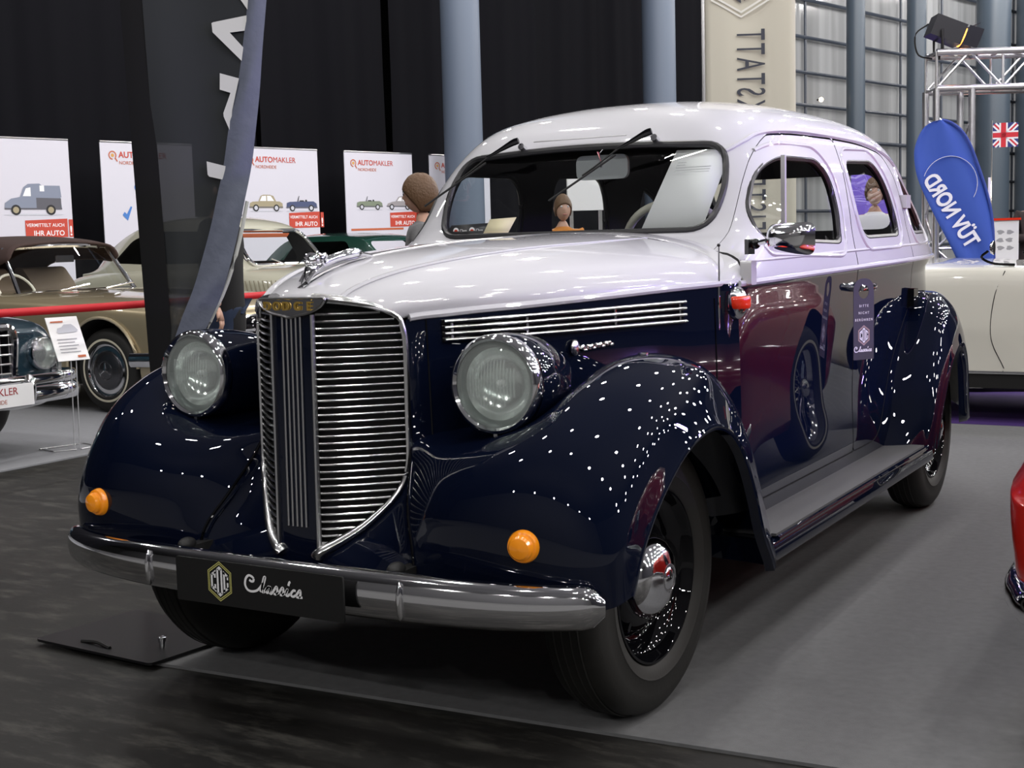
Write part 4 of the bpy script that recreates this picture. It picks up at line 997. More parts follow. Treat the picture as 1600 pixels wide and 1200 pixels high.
for q in ([(1340, -40), (1430, -40), (1425, 20), (1418, 80)], [(1212, 150), (1220, 145), (1412, 112), (1405, 196), (1312, 205), (1385, 290), (1372, 365), (1215, 200)], [(1245, 430), (1352, 462), (1305, 640), (1290, 765), (1255, 675), (1254, 655), (1300, 542), (1240, 522)], [(1145, 925), (1252, 955), (1238, 1033), (1156, 1012), (1147, 1000)]):
    lt.add([(pxl(*p)[0], -.018, pxl(*p)[1]) for p in q], [tuple(range(len(q)))], 0)
lt.build('flag_lettering', [ws_], fld, fix=False)
# loose steel foot under the front tyre
t = thing('flag_base_plate', 'black steel flag base plate with a silver peg under the front right tyre', 'base plate', (-1.02, -.12, 0), R(-6))
MB().prism(rpoly([(-.26, -.20), (.27, -.17), (.27, .20), (-.26, .20)], .02, 3), 'z', .004, .012).build('plate', [mat('plate_paint', (.006, .006, .007), .35)], t)
MB().lathe([(.009, .012), (.009, .026), (.013, .027), (.013, .040), (.010, .042), (0, .042)], (.16, -.035, 0), 'z', 16).build('peg', [M['chrome']], t)
MB().tube(cr([(-.10, -.14, .014), (-.03, -.135, .020), (.04, -.14, .014)], 8), .006, 6).build('handle', [M['black']], t)

# ---- truss portal with a stage lamp --------------------------------------------------------------
alu = mat('truss_aluminium', (.72, .72, .75), .28, 1)
t = thing('truss_portal', 'silver lattice truss portal behind the blue beach flag', 'truss', (-.40, 8.42, 0), R(30))
A = .29
def lattice(p0, d, u, v, L, mbm, step=.27):
    for a in (0, 1):
        for b in (0, 1): mbm.tube([p0 + u * a * A + v * b * A, p0 + u * a * A + v * b * A + d * L], .028, 10)
    n = int(L / step)
    for k in range(n):
        for (o_, w_) in ((v * 0, u), (v * A, u), (u * 0, v), (u * A, v)):
            a = p0 + o_ + d * (k * step); b = a + w_ * A + d * step
            if k % 2: a, b = a + w_ * A, b - w_ * A
            mbm.tube([a, b], .011, 6)
            if k % 2 == 0: mbm.tube([p0 + o_ + d * (k * step), p0 + o_ + d * (k * step) + w_ * A], .011, 6)
X_, Y_, Z_ = Vector((1, 0, 0)), Vector((0, 1, 0)), Vector((0, 0, 1))
post = MB(); lattice(Vector((-.135, -.135, 0)), Z_, X_, Y_, 2.38, post); post.build('truss_post', [alu], t)
beam = MB(); lattice(Vector((-.135, -.135, 2.38)), X_, Z_, Y_, 4.2, beam); beam.build('truss_beam', [alu], t)
post = MB(); lattice(Vector((3.8, -.135, 0)), Z_, X_, Y_, 2.38, post); post.build('truss_post', [alu], t)
for x in (0, 3.93): MB().box((x, 0, .01), (.5, .5, .02)).build('foot_plate', [alu], t)
t = thing('stage_lamp', 'black stage lamp with open flaps and orange glow on top of the truss', 'stage lamp', (-.42, 8.42, 2.66), R(28))
MB().box((0, 0, .20), (.26, .22, .17), (0, R(22), 0)).build('lamp_housing', [mat('lamp_black', (.012, .012, .016), .35)], t)
MB().tube([(-.06, -.13, .20), (-.06, -.13, .02), (-.06, .13, .02), (-.06, .13, .20)], .012, 6).build('yoke', [M['black']], t)
MB().tube([(-.06, 0, .02), (-.06, 0, -.03)], .02, 8).build('clamp', [M['black']], t)
MB().lathe([(.085, 0), (.085, .012), (0, .012)], (0, 0, 0), 'z', 20).xform(Matrix.Translation((.125, 0, .15)) @ Euler((0, R(112), 0)).to_matrix().to_4x4()).build('lamp_window', [mat('orange_glow', (1, .35, .08), .4, emit=(1, .28, .04), emit_strength=5)], t)
for dz, dy, s_, rr in ((.09, 0, (.13, .20, .004), (0, R(-18), 0)), (-.10, 0, (.13, .20, .004), (0, R(50), 0)), (0, -.12, (.12, .004, .16), (0, R(22), R(-25))), (0, .12, (.12, .004, .16), (0, R(22), R(25)))):
    MB().box((.19, dy, .13 + dz), s_, rr).build('barn_door', [mat('flap_black', (.02, .02, .03), .3, .5)], t)
MB().tube(cr([(-.14, 0, .26), (-.24, .02, .18), (-.22, .02, .02), (-.10, .03, -.02)], 14), .007, 6).build('lamp_cable', [M['black']], t)

# ---- union flag, flood lamp, plinths and stands in the distance -----------------------------------
t = thing('union_flag', 'small red, white and blue union flag hanging before the glass front', 'flag', (-1.86, 18.1, 2.455), R(15))
uj = MB(); ub, uw, ur = mat('union_blue', (.02, .03, .16), .7), mat('union_white', (.7, .7, .75), .7), mat('union_red', (.5, .02, .035), .7)
W_, H_ = .36, .36
def strip(p, q, w, y, k):
    p, q = Vector((p[0], 0, p[1])), Vector((q[0], 0, q[1])); d = (q - p).normalized(); nn = Vector((-d.z, 0, d.x)) * w / 2
    uj.add([(v.x, y, v.z) for v in (p + nn, p - nn, q - nn, q + nn)], [(0, 1, 2, 3)], k)
uj.add([(0, 0, 0), (W_, 0, 0), (W_, 0, H_), (0, 0, H_)], [(0, 1, 2, 3)], 0)
strip((.02, .02), (W_ - .02, H_ - .02), .075, -.001, 1); strip((.02, H_ - .02), (W_ - .02, .02), .075, -.001, 1)
strip((.02, .02), (W_ - .02, H_ - .02), .026, -.002, 2); strip((.02, H_ - .02), (W_ - .02, .02), .026, -.002, 2)
strip((0, H_ / 2), (W_, H_ / 2), .12, -.003, 1); strip((W_ * .42, 0), (W_ * .42, H_), .12, -.003, 1); strip((0, H_ / 2), (W_, H_ / 2), .072, -.004, 2); strip((W_ * .42, 0), (W_ * .42, H_), .072, -.004, 2)
uj.build('flag_cloth', [ub, uw, ur], t, fix=False)
MB().tube([(-.01, 0, -2.45), (-.01, 0, .40)], .010, 6).build('flag_staff', [M['satin']], t)
t = thing('flood_lamp', 'bright warm flood lamp on a stand below the union flag', 'lamp', (-2.18, 17.82, 0), 0)
MB().ball((0, 0, 1.83), (.13, .05, .11)).build('lamp_head', [mat('flood_glow', (1, .9, .75), .4, emit=(1, .84, .62), emit_strength=30)], t)
MB().tube([(0, .06, 0), (0, .06, 1.8)], .02, 8).build('lamp_stand', [M['black']], t)
for a in (0, 120, 240): MB().tube([(0, .06, .4), (.35 * math.cos(R(a)), .06 + .35 * math.sin(R(a)), .01)], .012, 6).build('stand_leg', [M['black']], t)
t = thing('display_plinth', 'white printed display box standing right of the blue beach flag', 'plinth', (-.22, 9.62, 0), R(25))
MB().box((0, 0, .66), (.30, .30, 1.30)).build('box', [M['white']], t)
pb = MB()
for k in range(9):
    x, z = -.09 + (k % 3) * .08, 1.06 + (k // 3) * .07; pb.add([(x + .03 * math.cos(a) * (1 + .4 * math.sin(3 * a + k)), -.1515, z + .02 * math.sin(a)) for a in [i * .7 for i in range(9)]], [tuple(range(9))], 0)
pb.build('box_print', [mat('soft_grey_print', (.38, .38, .40), .8)], t, fix=False)
MB().box((0, 0, 1.315), (.33, .33, .02)).build('box_lid', [M['red_lens']], t)
t = thing('pennant_stand', 'thin white post standing beside the display box', 'post', (-.42, 10.3, 0)); MB().tube([(0, 0, 0), (0, 0, 1.72)], .012, 6).build('rod', [M['white']], t); MB().lathe([(0, 0), (.15, 0), (.15, .02), (0, .02)], (0, 0, 0), 'z', 20).build('foot', [M['satin']], t)
t = thing('table', 'dark bistro table before the seated person in white', 'table', (-2.0, 13.1, 0)); MB().lathe([(0, .74), (.38, .74), (.38, .77), (0, .77)], (0, 0, 0), 'z', 28).build('table_top', [M['black']], t); MB().tube([(0, 0, .02), (0, 0, .74)], .03, 8).build('table_leg', [M['satin']], t); MB().lathe([(0, 0), (.25, 0), (.25, .02), (0, .02)], (0, 0, 0), 'z', 20).build('table_foot', [M['satin']], t)
# white panel seen through the sedan's windows
t = thing('sign_stand', 'small white printed sign on two posts seen through the windscreen', 'sign', (-3.70, 8.28, 0), R(40))
MB().box((0, 0, 1.66), (.36, .04, .30)).build('panel', [M['white']], t)
for x in (-.14, .14): MB().box((x, .01, .76), (.03, .03, 1.52)).build('panel_post', [M['satin']], t)
pb = MB(); pb.text('CLUB', .06, MT((-.14, -.022, 1.74)), 0, bold=.03, ext=.0005)
for k in range(5): pb.add([(-.14, -.022, 1.71 - k * .035), (.13 - .03 * (k % 3), -.022, 1.71 - k * .035), (.13 - .03 * (k % 3), -.022, 1.718 - k * .035), (-.14, -.022, 1.718 - k * .035)], [(0, 1, 2, 3)], 0)

t = thing('glow_backdrop', 'violet backdrop added for the violet glow seen through the rear door window', 'panel', (-1.84, 11.3, 0), R(15))
MB().box((0, 0, 1.0), (.38, .05, 1.98)).build('backdrop_panel', [mat('violet_glow_panel', (.20, .13, .55), .8)], t)  # added panel, its violet colour stands in for the glow there
for x in (-.14, .14): MB().box((x, 0, .02), (.06, .6, .04)).build('panel_foot', [M['satin']], t)
# ================================================================= the other cars (local: front end at y = 0, tail at +y, own left at +x)
def body_loft(st, nu=70, nv=30, sq=3.2):
    """st: (y, half width, deck height, bottom, shoulder drop, crown)"""
    keys = [[(y, w, zt), (zb, sd, cr_)] for y, w, zt, zb, sd, cr_ in st]
    A = cr([k[0] for k in keys], nu); B = cr([k[1] for k in keys], nu); rows = []
    for a, b in zip(A, B):
        y, w, zt = a; zb, sd, c = b
        half = cr([(w * .80, zb, 0), (w * .955, zb + .03, 0), (w * .99, zb + (zt - zb) * .35, 0), (w, zb + (zt - zb) * .66, 0), (w * .985, zt - sd * .8, 0), (w * .90, zt - sd * .12, 0), (w * .70, zt + c * .5, 0), (w * .35, zt + c * .9, 0), (0, zt + c, 0)], nv)
        rows.append([(p.x, y, p.y) for p in half] + [(-p.x, y, p.y) for p in reversed(half[:-1])])
    return rows
def car_body(t, st, m, arches, r, w, name='body_shell', thick=True, **k):
    rows = body_loft(st, **k); mb = MB().grid(rows)
    n = len(rows[0]); o = (len(rows) - 1) * n
    mb.f += [tuple(range(n)), tuple(o + q for q in range(n))]; mb.m += [0, 0]
    # belly
    mb.grid([[r_[0], r_[-1]] for r_ in rows])
    b = mb.build(name, [m, M['under']], t, 45, weld=.0004)
    for y in arches:
        c = MB().prism(disc(y, r + .03, r + .05, 44), 'x', -w - .3, -w * .58).build('c', [M['under']]); boolean(b, c, angle=45)
        c = MB().prism(disc(y, r + .03, r + .05, 44), 'x', w * .58, w + .3).build('c', [M['under']]); boolean(b, c, angle=45)
    return b
def car_wheel(t, x, y, r, s, rimm, white=True, spokes=False, cap=None, tw=.165):
    w = bpy.data.objects.new('wheel', None); COL.objects.link(w); w.parent = t; w.location = (x, y, r + .004)
    q = r / .33; h = tw / 2
    MB().lathe([(a * q, s * b) for a, b in ((.20, h * .7), (.215, h), (.25, h * 1.02), (.30, h * .92), (.322, h * .66), (.33, h * .3), (.33, -h * .3), (.32, -h * .7), (.25, -h), (.20, -h * .7))], (0, 0, 0), 'x', 56).build('tyre', [M['tyre']], w, 50)
    if white: MB().lathe([(a * q, s * b) for a, b in ((.232, h * 1.03), (.240, h * 1.05), (.249, h * 1.035))], (0, 0, 0), 'x', 56).build('white_band', [mat('whitewall', (.62, .58, .46), .6)], w)
    if spokes:
        MB().lathe([(a * q, s * b) for a, b in ((.205, h * .75), (.215, h * .8), (.205, h * .5), (.19, h * .3), (.19, -h * .3))], (0, 0, 0), 'x', 56).build('wheel_rim', [M['chrome']], w)
        sp = MB()
        for k in range(36):
            a = 2 * math.pi * k / 36; b = a + (.5 if k % 2 else -.5); sp.tube([(s * (.05 if k % 4 < 2 else -.02), .03 * math.cos(b), .03 * math.sin(b)), (s * .02, .19 * q * math.cos(a), .19 * q * math.sin(a))], .0032, 4)
        sp.build('wire_spokes', [M['chrome']], w); MB().ball((s * .06, 0, 0), (.035, .04, .04), 12, 8).build('hub_spinner', [M['chrome']], w)
    else:
        MB().lathe([(a * q, s * b) for a, b in ((.214, h * .86), (.208, h * .9), (.200, h * .72), (.180, h * .66), (.165, h * .74), (.150, h * .70), (.02, h * .70))], (0, 0, 0), 'x', 48).build('wheel_rim', [M['chrome']], w)
        c = MB().lathe([(a * q, s * b) for a, b in ((.150, h * .70), (.148, h * .86), (.12, h * 1.02), (.075, h * 1.08), (.07, h * 1.04), (.065, h * 1.08), (0, h * 1.12))], (0, 0, 0), 'x', 40).build('wheel_cover', [cap or rimm], w)
        st_ = MB()
        for a in (90, 210, 330): st_.tube([(s * h * 1.13, 0, 0), (s * h * 1.11, .062 * math.cos(R(a)), .062 * math.sin(R(a)))], [.010, .003], 5)
        st_.build('cap_star', [M['chrome']], c)
    return w
def star(mb, M4, r, tube_r=.007):
    mb.tube([M4 @ Vector((r * math.cos(2 * math.pi * k / 36), r * math.sin(2 * math.pi * k / 36), 0)) for k in range(36)], tube_r, 6, closed=True)
    for a in (90, 210, 330):
        d = Vector((math.cos(R(a)), math.sin(R(a)), 0)); n = Vector((-d.y, d.x, 0)); q = [Vector((0, 0, .012)), n * r * .13, d * r * .97, -n * r * .13]
        mb.add([M4 @ v for v in q], [(0, 1, 2), (0, 2, 3)])
def screen_frame(t, base, top, m, r=.018, name='windscreen_frame'):
    """base/top: lists of points left to right"""
    loop = base + list(reversed(top)); mb = MB(); mb.tube(loop, r, 8, closed=True); fo = mb.build(name, [m], t)
    g = MB(); g.grid([base, top]); g.build('windscreen', [M['glass']], t); return fo
def lamp_round(t, c, r, name='headlamp', ring=None, d=-1):
    h = bpy.data.objects.new(name, None); COL.objects.link(h); h.parent = t; h.location = c
    MB().lathe([(r * .9, d * .01), (r, d * .025), (r * 1.08, d * .015), (r * 1.1, -d * .04), (r * 1.05, -d * .10)], (0, 0, 0), 'y', 28).build('lamp_ring', [ring or M['chrome']], h)
    MB().lathe([(r * .92, d * .008), (r * .6, -d * .045), (0, -d * .06)], (0, 0, 0), 'y', 28).build('reflector', [M['reflector']], h)
    MB().lathe([(r * .92, d * .012), (r * .6, d * .03), (0, d * .036)], (0, 0, 0), 'y', 28).build('lamp_lens', [M['lens']], h); return h

# ---- gold coupe with brown soft top ---------------------------------------------------------
goldp = mat('gold_paint', (.47, .395, .255), .3, .55, 1, .03); brown = mat('brown_soft_top', (.045, .026, .022), .9)
t = thing('convertible', 'gold convertible with a closed brown soft top and star badge behind the red belt', 'car', (-4.93, 5.0, 0), R(90))
G = [(.0, .66, .70, .34, .10, .02), (.04, .80, .78, .28, .10, .02), (.30, .87, .83, .24, .10, .03), (1.0, .895, .87, .21, .10, .045), (1.8, .90, .90, .20, .10, .03), (3.3, .90, .92, .20, .10, .0), (4.2, .87, .88, .24, .10, .02), (4.72, .80, .82, .32, .10, .02), (4.80, .68, .76, .40, .10, .01)]
gb = car_body(t, G, goldp, (.82, 3.55), .325, .90)
for y in (.82, 3.55):
    for s in (1, -1):
        car_wheel(t, s * .775, y, .325, s, M['chrome'], True, cap=mat('dark_wheel_cover', (.12, .12, .13), .25, .9))
        MB().tube([(s * (.895), y + .385 * math.cos(a), .355 + .385 * math.sin(a)) for a in [math.pi * k / 20 for k in range(21)]], .013, 6, flat=(1, 1)).build('arch_trim', [mat('gold_lip', (.55, .47, .32), .3, .5, 1)], t)
base = [(lerp(-.64, .64, k / 12), 1.86 + .16 * (abs(k - 6) / 6) ** 2, .905 + .01 * (1 - (abs(k - 6) / 6) ** 2)) for k in range(13)]
top = [(lerp(-.56, .56, k / 12), 2.16 + .12 * (abs(k - 6) / 6) ** 2, 1.285 + .02 * (1 - (abs(k - 6) / 6) ** 2)) for k in range(13)]
screen_frame(t, base, top, M['chrome'], .020)
st_ = [[(x, y, z) for x, y, z in ((-.60 * k, yy + .1 * abs(1 - 0), zb), (-.60 * k, yy, zt - .12), (-.52 * k, yy, zt - .03), (-.28 * k, yy, zt), (0, yy, zt + .012), (.28 * k, yy, zt), (.52 * k, yy, zt - .03), (.60 * k, yy, zt - .12), (.60 * k, yy + .1, zb))] for yy, zt, zb, k in ((2.17, 1.315, 1.16, .98), (2.5, 1.36, 1.18, 1.03), (3.0, 1.365, 1.15, 1.06), (3.35, 1.32, .95, 1.06), (3.65, 1.16, .92, 1.02), (3.80, .95, .90, 1.0))]
so = MB().grid(patch(st_, 30, 33)).build('soft_top', [brown], t, 60); solid(so, .02)
MB().box((0, 3.0, .70), (1.5, 2.0, .35)).build('cabin_tub', [M['lining']], t)
for s in (1, -1): MB().prism(rpoly([(2.75, .70), (2.70, .95), (2.85, 1.12), (2.95, 1.12), (2.98, .70)], .05), 'x', s * .33 - .24, s * .33 + .24).build('seat', [mat('tan_seat', (.22, .17, .12), .7)], t)
MB().tube([(-.41 + .19 * math.cos(a) * 0 + .41 * 2 * 0 + .18 * math.cos(a), 2.32 + .09 * math.sin(a), .93 + .14 * math.sin(a)) for a in [2 * math.pi * k / 24 for k in range(24)]], .012, 6, closed=True).build('steering_wheel', [M['beige']], t)
gr_ = MB(); gr_.ball((0, -.005, .60), (.50, .03, .115), 28, 10); go_ = gr_.build('radiator_grille', [M['black_gloss']], t)
MB().tube([(.50 * math.cos(a), -.02, .60 + .115 * math.sin(a)) for a in [2 * math.pi * k / 40 for k in range(40)]], .014, 6, closed=True).build('grille_frame', [M['chrome']], go_)
MB().tube([(-.48, -.035, .60), (.48, -.035, .60)], .016, 8).build('grille_bar', [M['chrome']], go_)
sm = MB(); star(sm, MT((0, -.055, .60)), .095, .010); sm.build('star_badge', [M['chrome']], go_)
for s in (1, -1): lamp_round(t, (s * .66, -.01, .62), .10)
pts = cr([(-.90, .50, .42), (-.87, .10, .43), (-.70, -.09, .44), (0, -.13, .44), (.70, -.09, .44), (.87, .10, .43), (.90, .50, .42)], 40)
MB().tube(pts, .055, 10, flat=(.5, 1)).build('bumper', [M['chrome']], t)
sm = MB(); star(sm, MT((0, .12, .83)), .035, .004); sm.build('bonnet_star', [M['chrome']], t)
for s in (1, -1): MB().tube([(s * .25 - .15, 1.80, .93), (s * .25 + .2, 1.84, .97)], .008, 6).build('wiper', [M['chrome']], t)
MB().prism(rpoly([(-.10, -.03), (.10, -.03), (.10, .03), (-.10, .03)], .012), 'y', 0, .012, c=(0, 2.18, 1.19)).build('interior_mirror', [M['chrome']], t)

# ---- dark teal saloon cut off by the left edge ---------------------------------------------------
teal = mat('teal_paint', (.012, .035, .052), .25, .2, 1, .03)
t = thing('saloon_car', 'dark teal saloon with upright chrome grille and number plate at the left edge', 'car', (-4.60, 1.91, 0), R(90))
B_ = [(.0, .62, .70, .36, .10, .01), (.05, .80, .78, .30, .10, .01), (.35, .88, .84, .25, .11, .03), (1.2, .90, .90, .22, .11, .05), (2.0, .90, .93, .22, .10, .02), (3.6, .90, .95, .22, .10, .0), (4.5, .86, .93, .30, .10, .01), (4.72, .78, .80, .40, .10, .01)]
bb = car_body(t, B_, teal, (.80, 3.50), .325, .90)
for y in (.80, 3.50):
    for s in (1, -1): car_wheel(t, s * .75, y, .325, s, M['chrome'], True, cap=teal)
cab = [[(w_, y, zb), (w_ * .97, y, zb + .05), (w2, y, zt - .06), (w2 * .85, y, zt), (0, y, zt + .03), (-w2 * .85, y, zt), (-w2, y, zt - .06), (-w_ * .97, y, zb + .05), (-w_, y, zb)] for y, w_, w2, zb, zt in ((1.45, .66, .64, .93, .97), (1.75, .72, .60, .93, 1.30), (1.95, .74, .58, .93, 1.44), (2.9, .75, .58, .93, 1.46), (3.45, .72, .58, .93, 1.38), (3.85, .68, .64, .93, 1.0))]
MB().grid(patch(cab, 24, 33)).build('cabin', [teal], t, 50)
gp = rpoly([(-.40, .44), (.40, .44), (.435, .72), (.41, .80), (-.41, .80), (-.435, .72)], [.04, .04, .2, .06, .06, .2])
go_ = MB().prism(gp, 'y', -.04, .06).build('radiator_grille', [M['black_gloss']], t)
MB().tube([(x, -.045, z) for x, z in gp], .026, 8, closed=True).build('grille_frame', [M['chrome']], go_)
for k in range(6): MB().tube([(-.42, -.05, .47 + k * .055), (.42, -.05, .46 + k * .058)], .007, 6).build('grille_slat', [M['satin']], go_)
for k in range(13): MB().box((-.39 + k * .065, -.045, .61), (.006, .006, .38)).build('grille_rib', [M['satin']], go_)
MB().box((0, -.05, .60), (.022, .02, .40)).build('grille_spine', [M['chrome']], go_)
sm = MB(); star(sm, MT((0, -.0, .93)), .04, .004); sm.tube([(0, 0, .83), (0, 0, .90)], .006, 6); sm.build('bonnet_star', [M['chrome']], t)
for s in (1, -1):
    lamp_round(t, (s * .655, -.035, .62), .095)
    h = bpy.data.objects.new('side_lamp', None); COL.objects.link(h); h.parent = t; h.location = (s * .80, .06, .58); h.rotation_euler = (0, 0, R(35) * s)
    MB().prism(rpoly([(-.06, -.13), (.05, -.13), (.06, .10), (-.05, .12)], .04), 'y', -.035, .03).build('lamp_ring', [M['chrome']], h); MB().prism(rpoly([(-.045, -.10), (.035, -.10), (.045, .08), (-.038, .09)], .03), 'y', -.045, -.03).build('lamp_lens', [M['reflector']], h)
    MB().box((s * .38, -.03, .47), (.14, .03, .08)).build('horn_grille', [M['chrome']], t)
for z, r_, nm in ((.385, .055, 'bumper'), (.475, .035, 'bumper_bar')):
    pts = cr([(-.93, .42, z), (-.90, .10, z), (-.78, -.10, z), (0, -.17, z), (.78, -.10, z), (.90, .10, z), (.93, .42, z)], 40); MB().tube(pts, r_, 10, flat=(.6, 1)).build(nm, [M['chrome']], t)
for s in (1, -1): MB().ball((s * .42, -.17, .42), (.035, .05, .10), 12, 10).build('overrider', [M['chrome']], t)
np_ = MB().box((.12, -.225, .405), (.56, .012, .13)).build('number_plate', [M['white']], t)
lg = MB(); lg.text('AUTO', .062, MT((-.135, -.2325, .412)), 0, bold=.02, ext=.0005); lg.text('MAKLER', .062, MT((.055, -.2325, .412)), 0, ext=.0005); lg.text('NORDHEIDE', .036, MT((.0, -.2325, .362)), 1, ext=.0005); lg.build('plate_lettering', [mat('plate_red', (.33, .02, .025), .6), mat('plate_rust', (.45, .16, .12), .6)], np_, fix=False)

# ---- cream saloon ------------------------------------------------------------------------------------
creamp = mat('cream_paint', (.52, .51, .41), .28, 0, 1, .03)
t = thing('saloon_car', 'cream rounded saloon with chrome-framed windscreen behind the gold convertible', 'car', (-5.35, 7.75, 0), R(90))
C_ = [(.0, .46, .70, .36, .14, .05), (.08, .66, .82, .30, .16, .06), (.45, .82, .92, .25, .22, .10), (1.1, .85, .99, .22, .16, .07), (1.7, .84, 1.03, .22, .10, .03), (3.0, .84, 1.04, .22, .10, .0), (3.9, .80, .98, .25, .14, .02), (4.35, .62, .80, .34, .14, .02), (4.45, .45, .66, .42, .1, .02)]
car_body(t, C_, creamp, (.72, 3.35), .335, .85)
for y in (.72, 3.35):
    for s in (1, -1): car_wheel(t, s * .72, y, .335, s, M['chrome'], True, cap=creamp)
cab = [[(w_, y, zb), (w_ * .99, y, zb + .06), (w2 * 1.02, y, zt - .13), (w2 * .88, y, zt - .035), (w2 * .5, y, zt), (0, y, zt + .012), (-w2 * .5, y, zt), (-w2 * .88, y, zt - .035), (-w2 * 1.02, y, zt - .13), (-w_ * .99, y, zb + .06), (-w_, y, zb)] for y, w_, w2, zb, zt in ((1.50, .64, .62, .98, 1.03), (1.66, .69, .60, .98, 1.22), (1.86, .72, .585, .98, 1.46), (2.15, .74, .59, .98, 1.555), (2.6, .745, .60, .98, 1.585), (3.1, .73, .59, .98, 1.52), (3.55, .69, .55, .98, 1.34), (3.95, .60, .48, .95, 1.06))]
cb_ = MB().grid(patch(cab, 44, 41)).build('cabin', [creamp, M['lining']], t, 50); solid(cb_, .02, -1, 1); apply_mods(cb_, 45)
wsp = rpoly([(-.60, 1.07), (.60, 1.07), (.52, 1.42), (-.52, 1.42)], [.12, .12, .1, .1]); boolean(cb_, cutter(wsp, 'y', 1.2, 2.05))
sw_ = rpoly([(1.98, 1.10), (2.10, 1.42), (2.75, 1.44), (2.80, 1.10)], .08); boolean(cb_, cutter(sw_, 'x', -1, 1)); sw2 = rpoly([(2.88, 1.10), (2.84, 1.43), (3.15, 1.36), (3.42, 1.12)], .08); boolean(cb_, cutter(sw2, 'x', -1, 1))
def cy(z): return table([(1.0, 1.49), (1.10, 1.56), (1.22, 1.66), (1.34, 1.755), (1.46, 1.86)], z)[0]
P = [Vector((x, cy(z) + .005, z)) for x, z in wsp]; MB().tube(P, .020, 8, closed=True).build('windscreen_frame', [M['chrome']], t)
MB().add(P + [sum(P, Vector()) / len(P)], [(i, (i + 1) % len(P), len(P)) for i in range(len(P))]).build('windscreen', [M['glass']], t)
pr_ = MB(); pr_.box((-.12, cy(1.36) + .012, 1.37), (.80, .004, .05), (R(40), 0, 0)); pr_.build('screen_notice', [pm['rust']], t)
MB().box((0, 2.6, .80), (1.3, 2.1, .36)).build('cabin_tub', [M['lining']], t)
for s in (1, -1): MB().tube([(s * .10 - .05, 1.47, 1.07), (s * .28, 1.55, 1.13)], .007, 6).build('wiper', [M['chrome']], t)
for s in (1, -1):
    fn = [[(s * x, y, z) for x, y, z in q] for q in (((.50, .02, .50), (.62, -.03, .52), (.76, .02, .52), (.84, .14, .50)), ((.48, .12, .84), (.62, .02, .80), (.78, .08, .76), (.865, .26, .70)), ((.46, .5, .96), (.62, .45, .965), (.79, .48, .90), (.875, .55, .78)), ((.50, 1.0, .98), (.64, .98, .97), (.80, .98, .90), (.865, .98, .78)), ((.60, 1.5, 1.0), (.70, 1.5, .96), (.80, 1.5, .86), (.845, 1.5, .74)))]
    MB().grid(patch(fn, 24, 14), flip=s < 0).build('front_wing', [creamp], t, 60)
    lamp_round(t, (s * .66, -.04, .66), .085)
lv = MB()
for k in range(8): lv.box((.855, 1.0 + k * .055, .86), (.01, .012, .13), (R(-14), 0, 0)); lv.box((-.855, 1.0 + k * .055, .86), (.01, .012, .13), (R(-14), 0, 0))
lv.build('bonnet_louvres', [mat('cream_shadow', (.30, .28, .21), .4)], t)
pts = cr([(-.80, .30, .45), (-.74, .0, .45), (0, -.10, .45), (.74, .0, .45), (.80, .30, .45)], 30); MB().tube(pts, .045, 8, flat=(.5, 1)).build('bumper', [M['chrome']], t)

# ---- dark green car in the back ---------------------------------------------------------------------------
greenp = mat('green_paint', (.006, .045, .030), .25, .1, 1, .03)
t = thing('coupe_car', 'dark green coupe with a grey door mirror below the printed green cabriolet', 'car', (-5.7, 10.55, 0), R(90))
E2 = [(.0, .60, .66, .34, .12, .02), (.06, .76, .74, .28, .12, .03), (.5, .82, .82, .24, .12, .05), (1.6, .84, .90, .22, .10, .04), (3.2, .84, .93, .22, .10, .0), (4.1, .80, .90, .28, .10, .01), (4.3, .68, .76, .36, .10, .01)]
car_body(t, E2, greenp, (.75, 3.2), .31, .84)
for y in (.75, 3.2):
    for s in (1, -1): car_wheel(t, s * .70, y, .31, s, M['chrome'], False, cap=M['satin'])
cab = [[(w_, y, zb), (w_ * .98, y, zb + .05), (w2 * 1.02, y, zt - .09), (w2 * .86, y, zt - .02), (0, y, zt + .012), (-w2 * .86, y, zt - .02), (-w2 * 1.02, y, zt - .09), (-w_ * .98, y, zb + .05), (-w_, y, zb)] for y, w_, w2, zb, zt in ((1.40, .66, .66, .90, .94), (1.75, .72, .62, .90, 1.24), (1.95, .73, .60, .90, 1.36), (2.6, .74, .61, .90, 1.40), (3.1, .72, .60, .90, 1.34), (3.6, .68, .62, .90, .98))]
gc_ = MB().grid(patch(cab, 36, 33)).build('cabin', [greenp, M['lining']], t, 50); solid(gc_, .02, -1, 1); apply_mods(gc_, 45)
boolean(gc_, cutter(rpoly([(-.62, .97), (.62, .97), (.54, 1.29), (-.54, 1.29)], .06), 'y', 1.2, 1.98)); boolean(gc_, cutter(rpoly([(1.90, .97), (2.12, 1.30), (2.9, 1.30), (3.15, .98)], .06), 'x', -1, 1))
MB().box((0, 2.5, .70), (1.2, 1.8, .36)).build('cabin_tub', [M['lining']], t)
for s in (1, -1):
    lamp_round(t, (s * .60, -.02, .62), .085)
    MB().prism(rpoly([(-.10, -.06), (.10, -.05), (.11, .06), (-.09, .06)], .03), 'y', -.04, .02, c=(s * .92, 1.85, 1.02)).build('door_mirror', [M['satin']], t)
pts = cr([(-.80, .30, .44), (-.74, -.02, .44), (0, -.10, .44), (.74, -.02, .44), (.80, .30, .44)], 30); MB().tube(pts, .04, 8, flat=(.5, 1)).build('bumper', [M['chrome']], t)

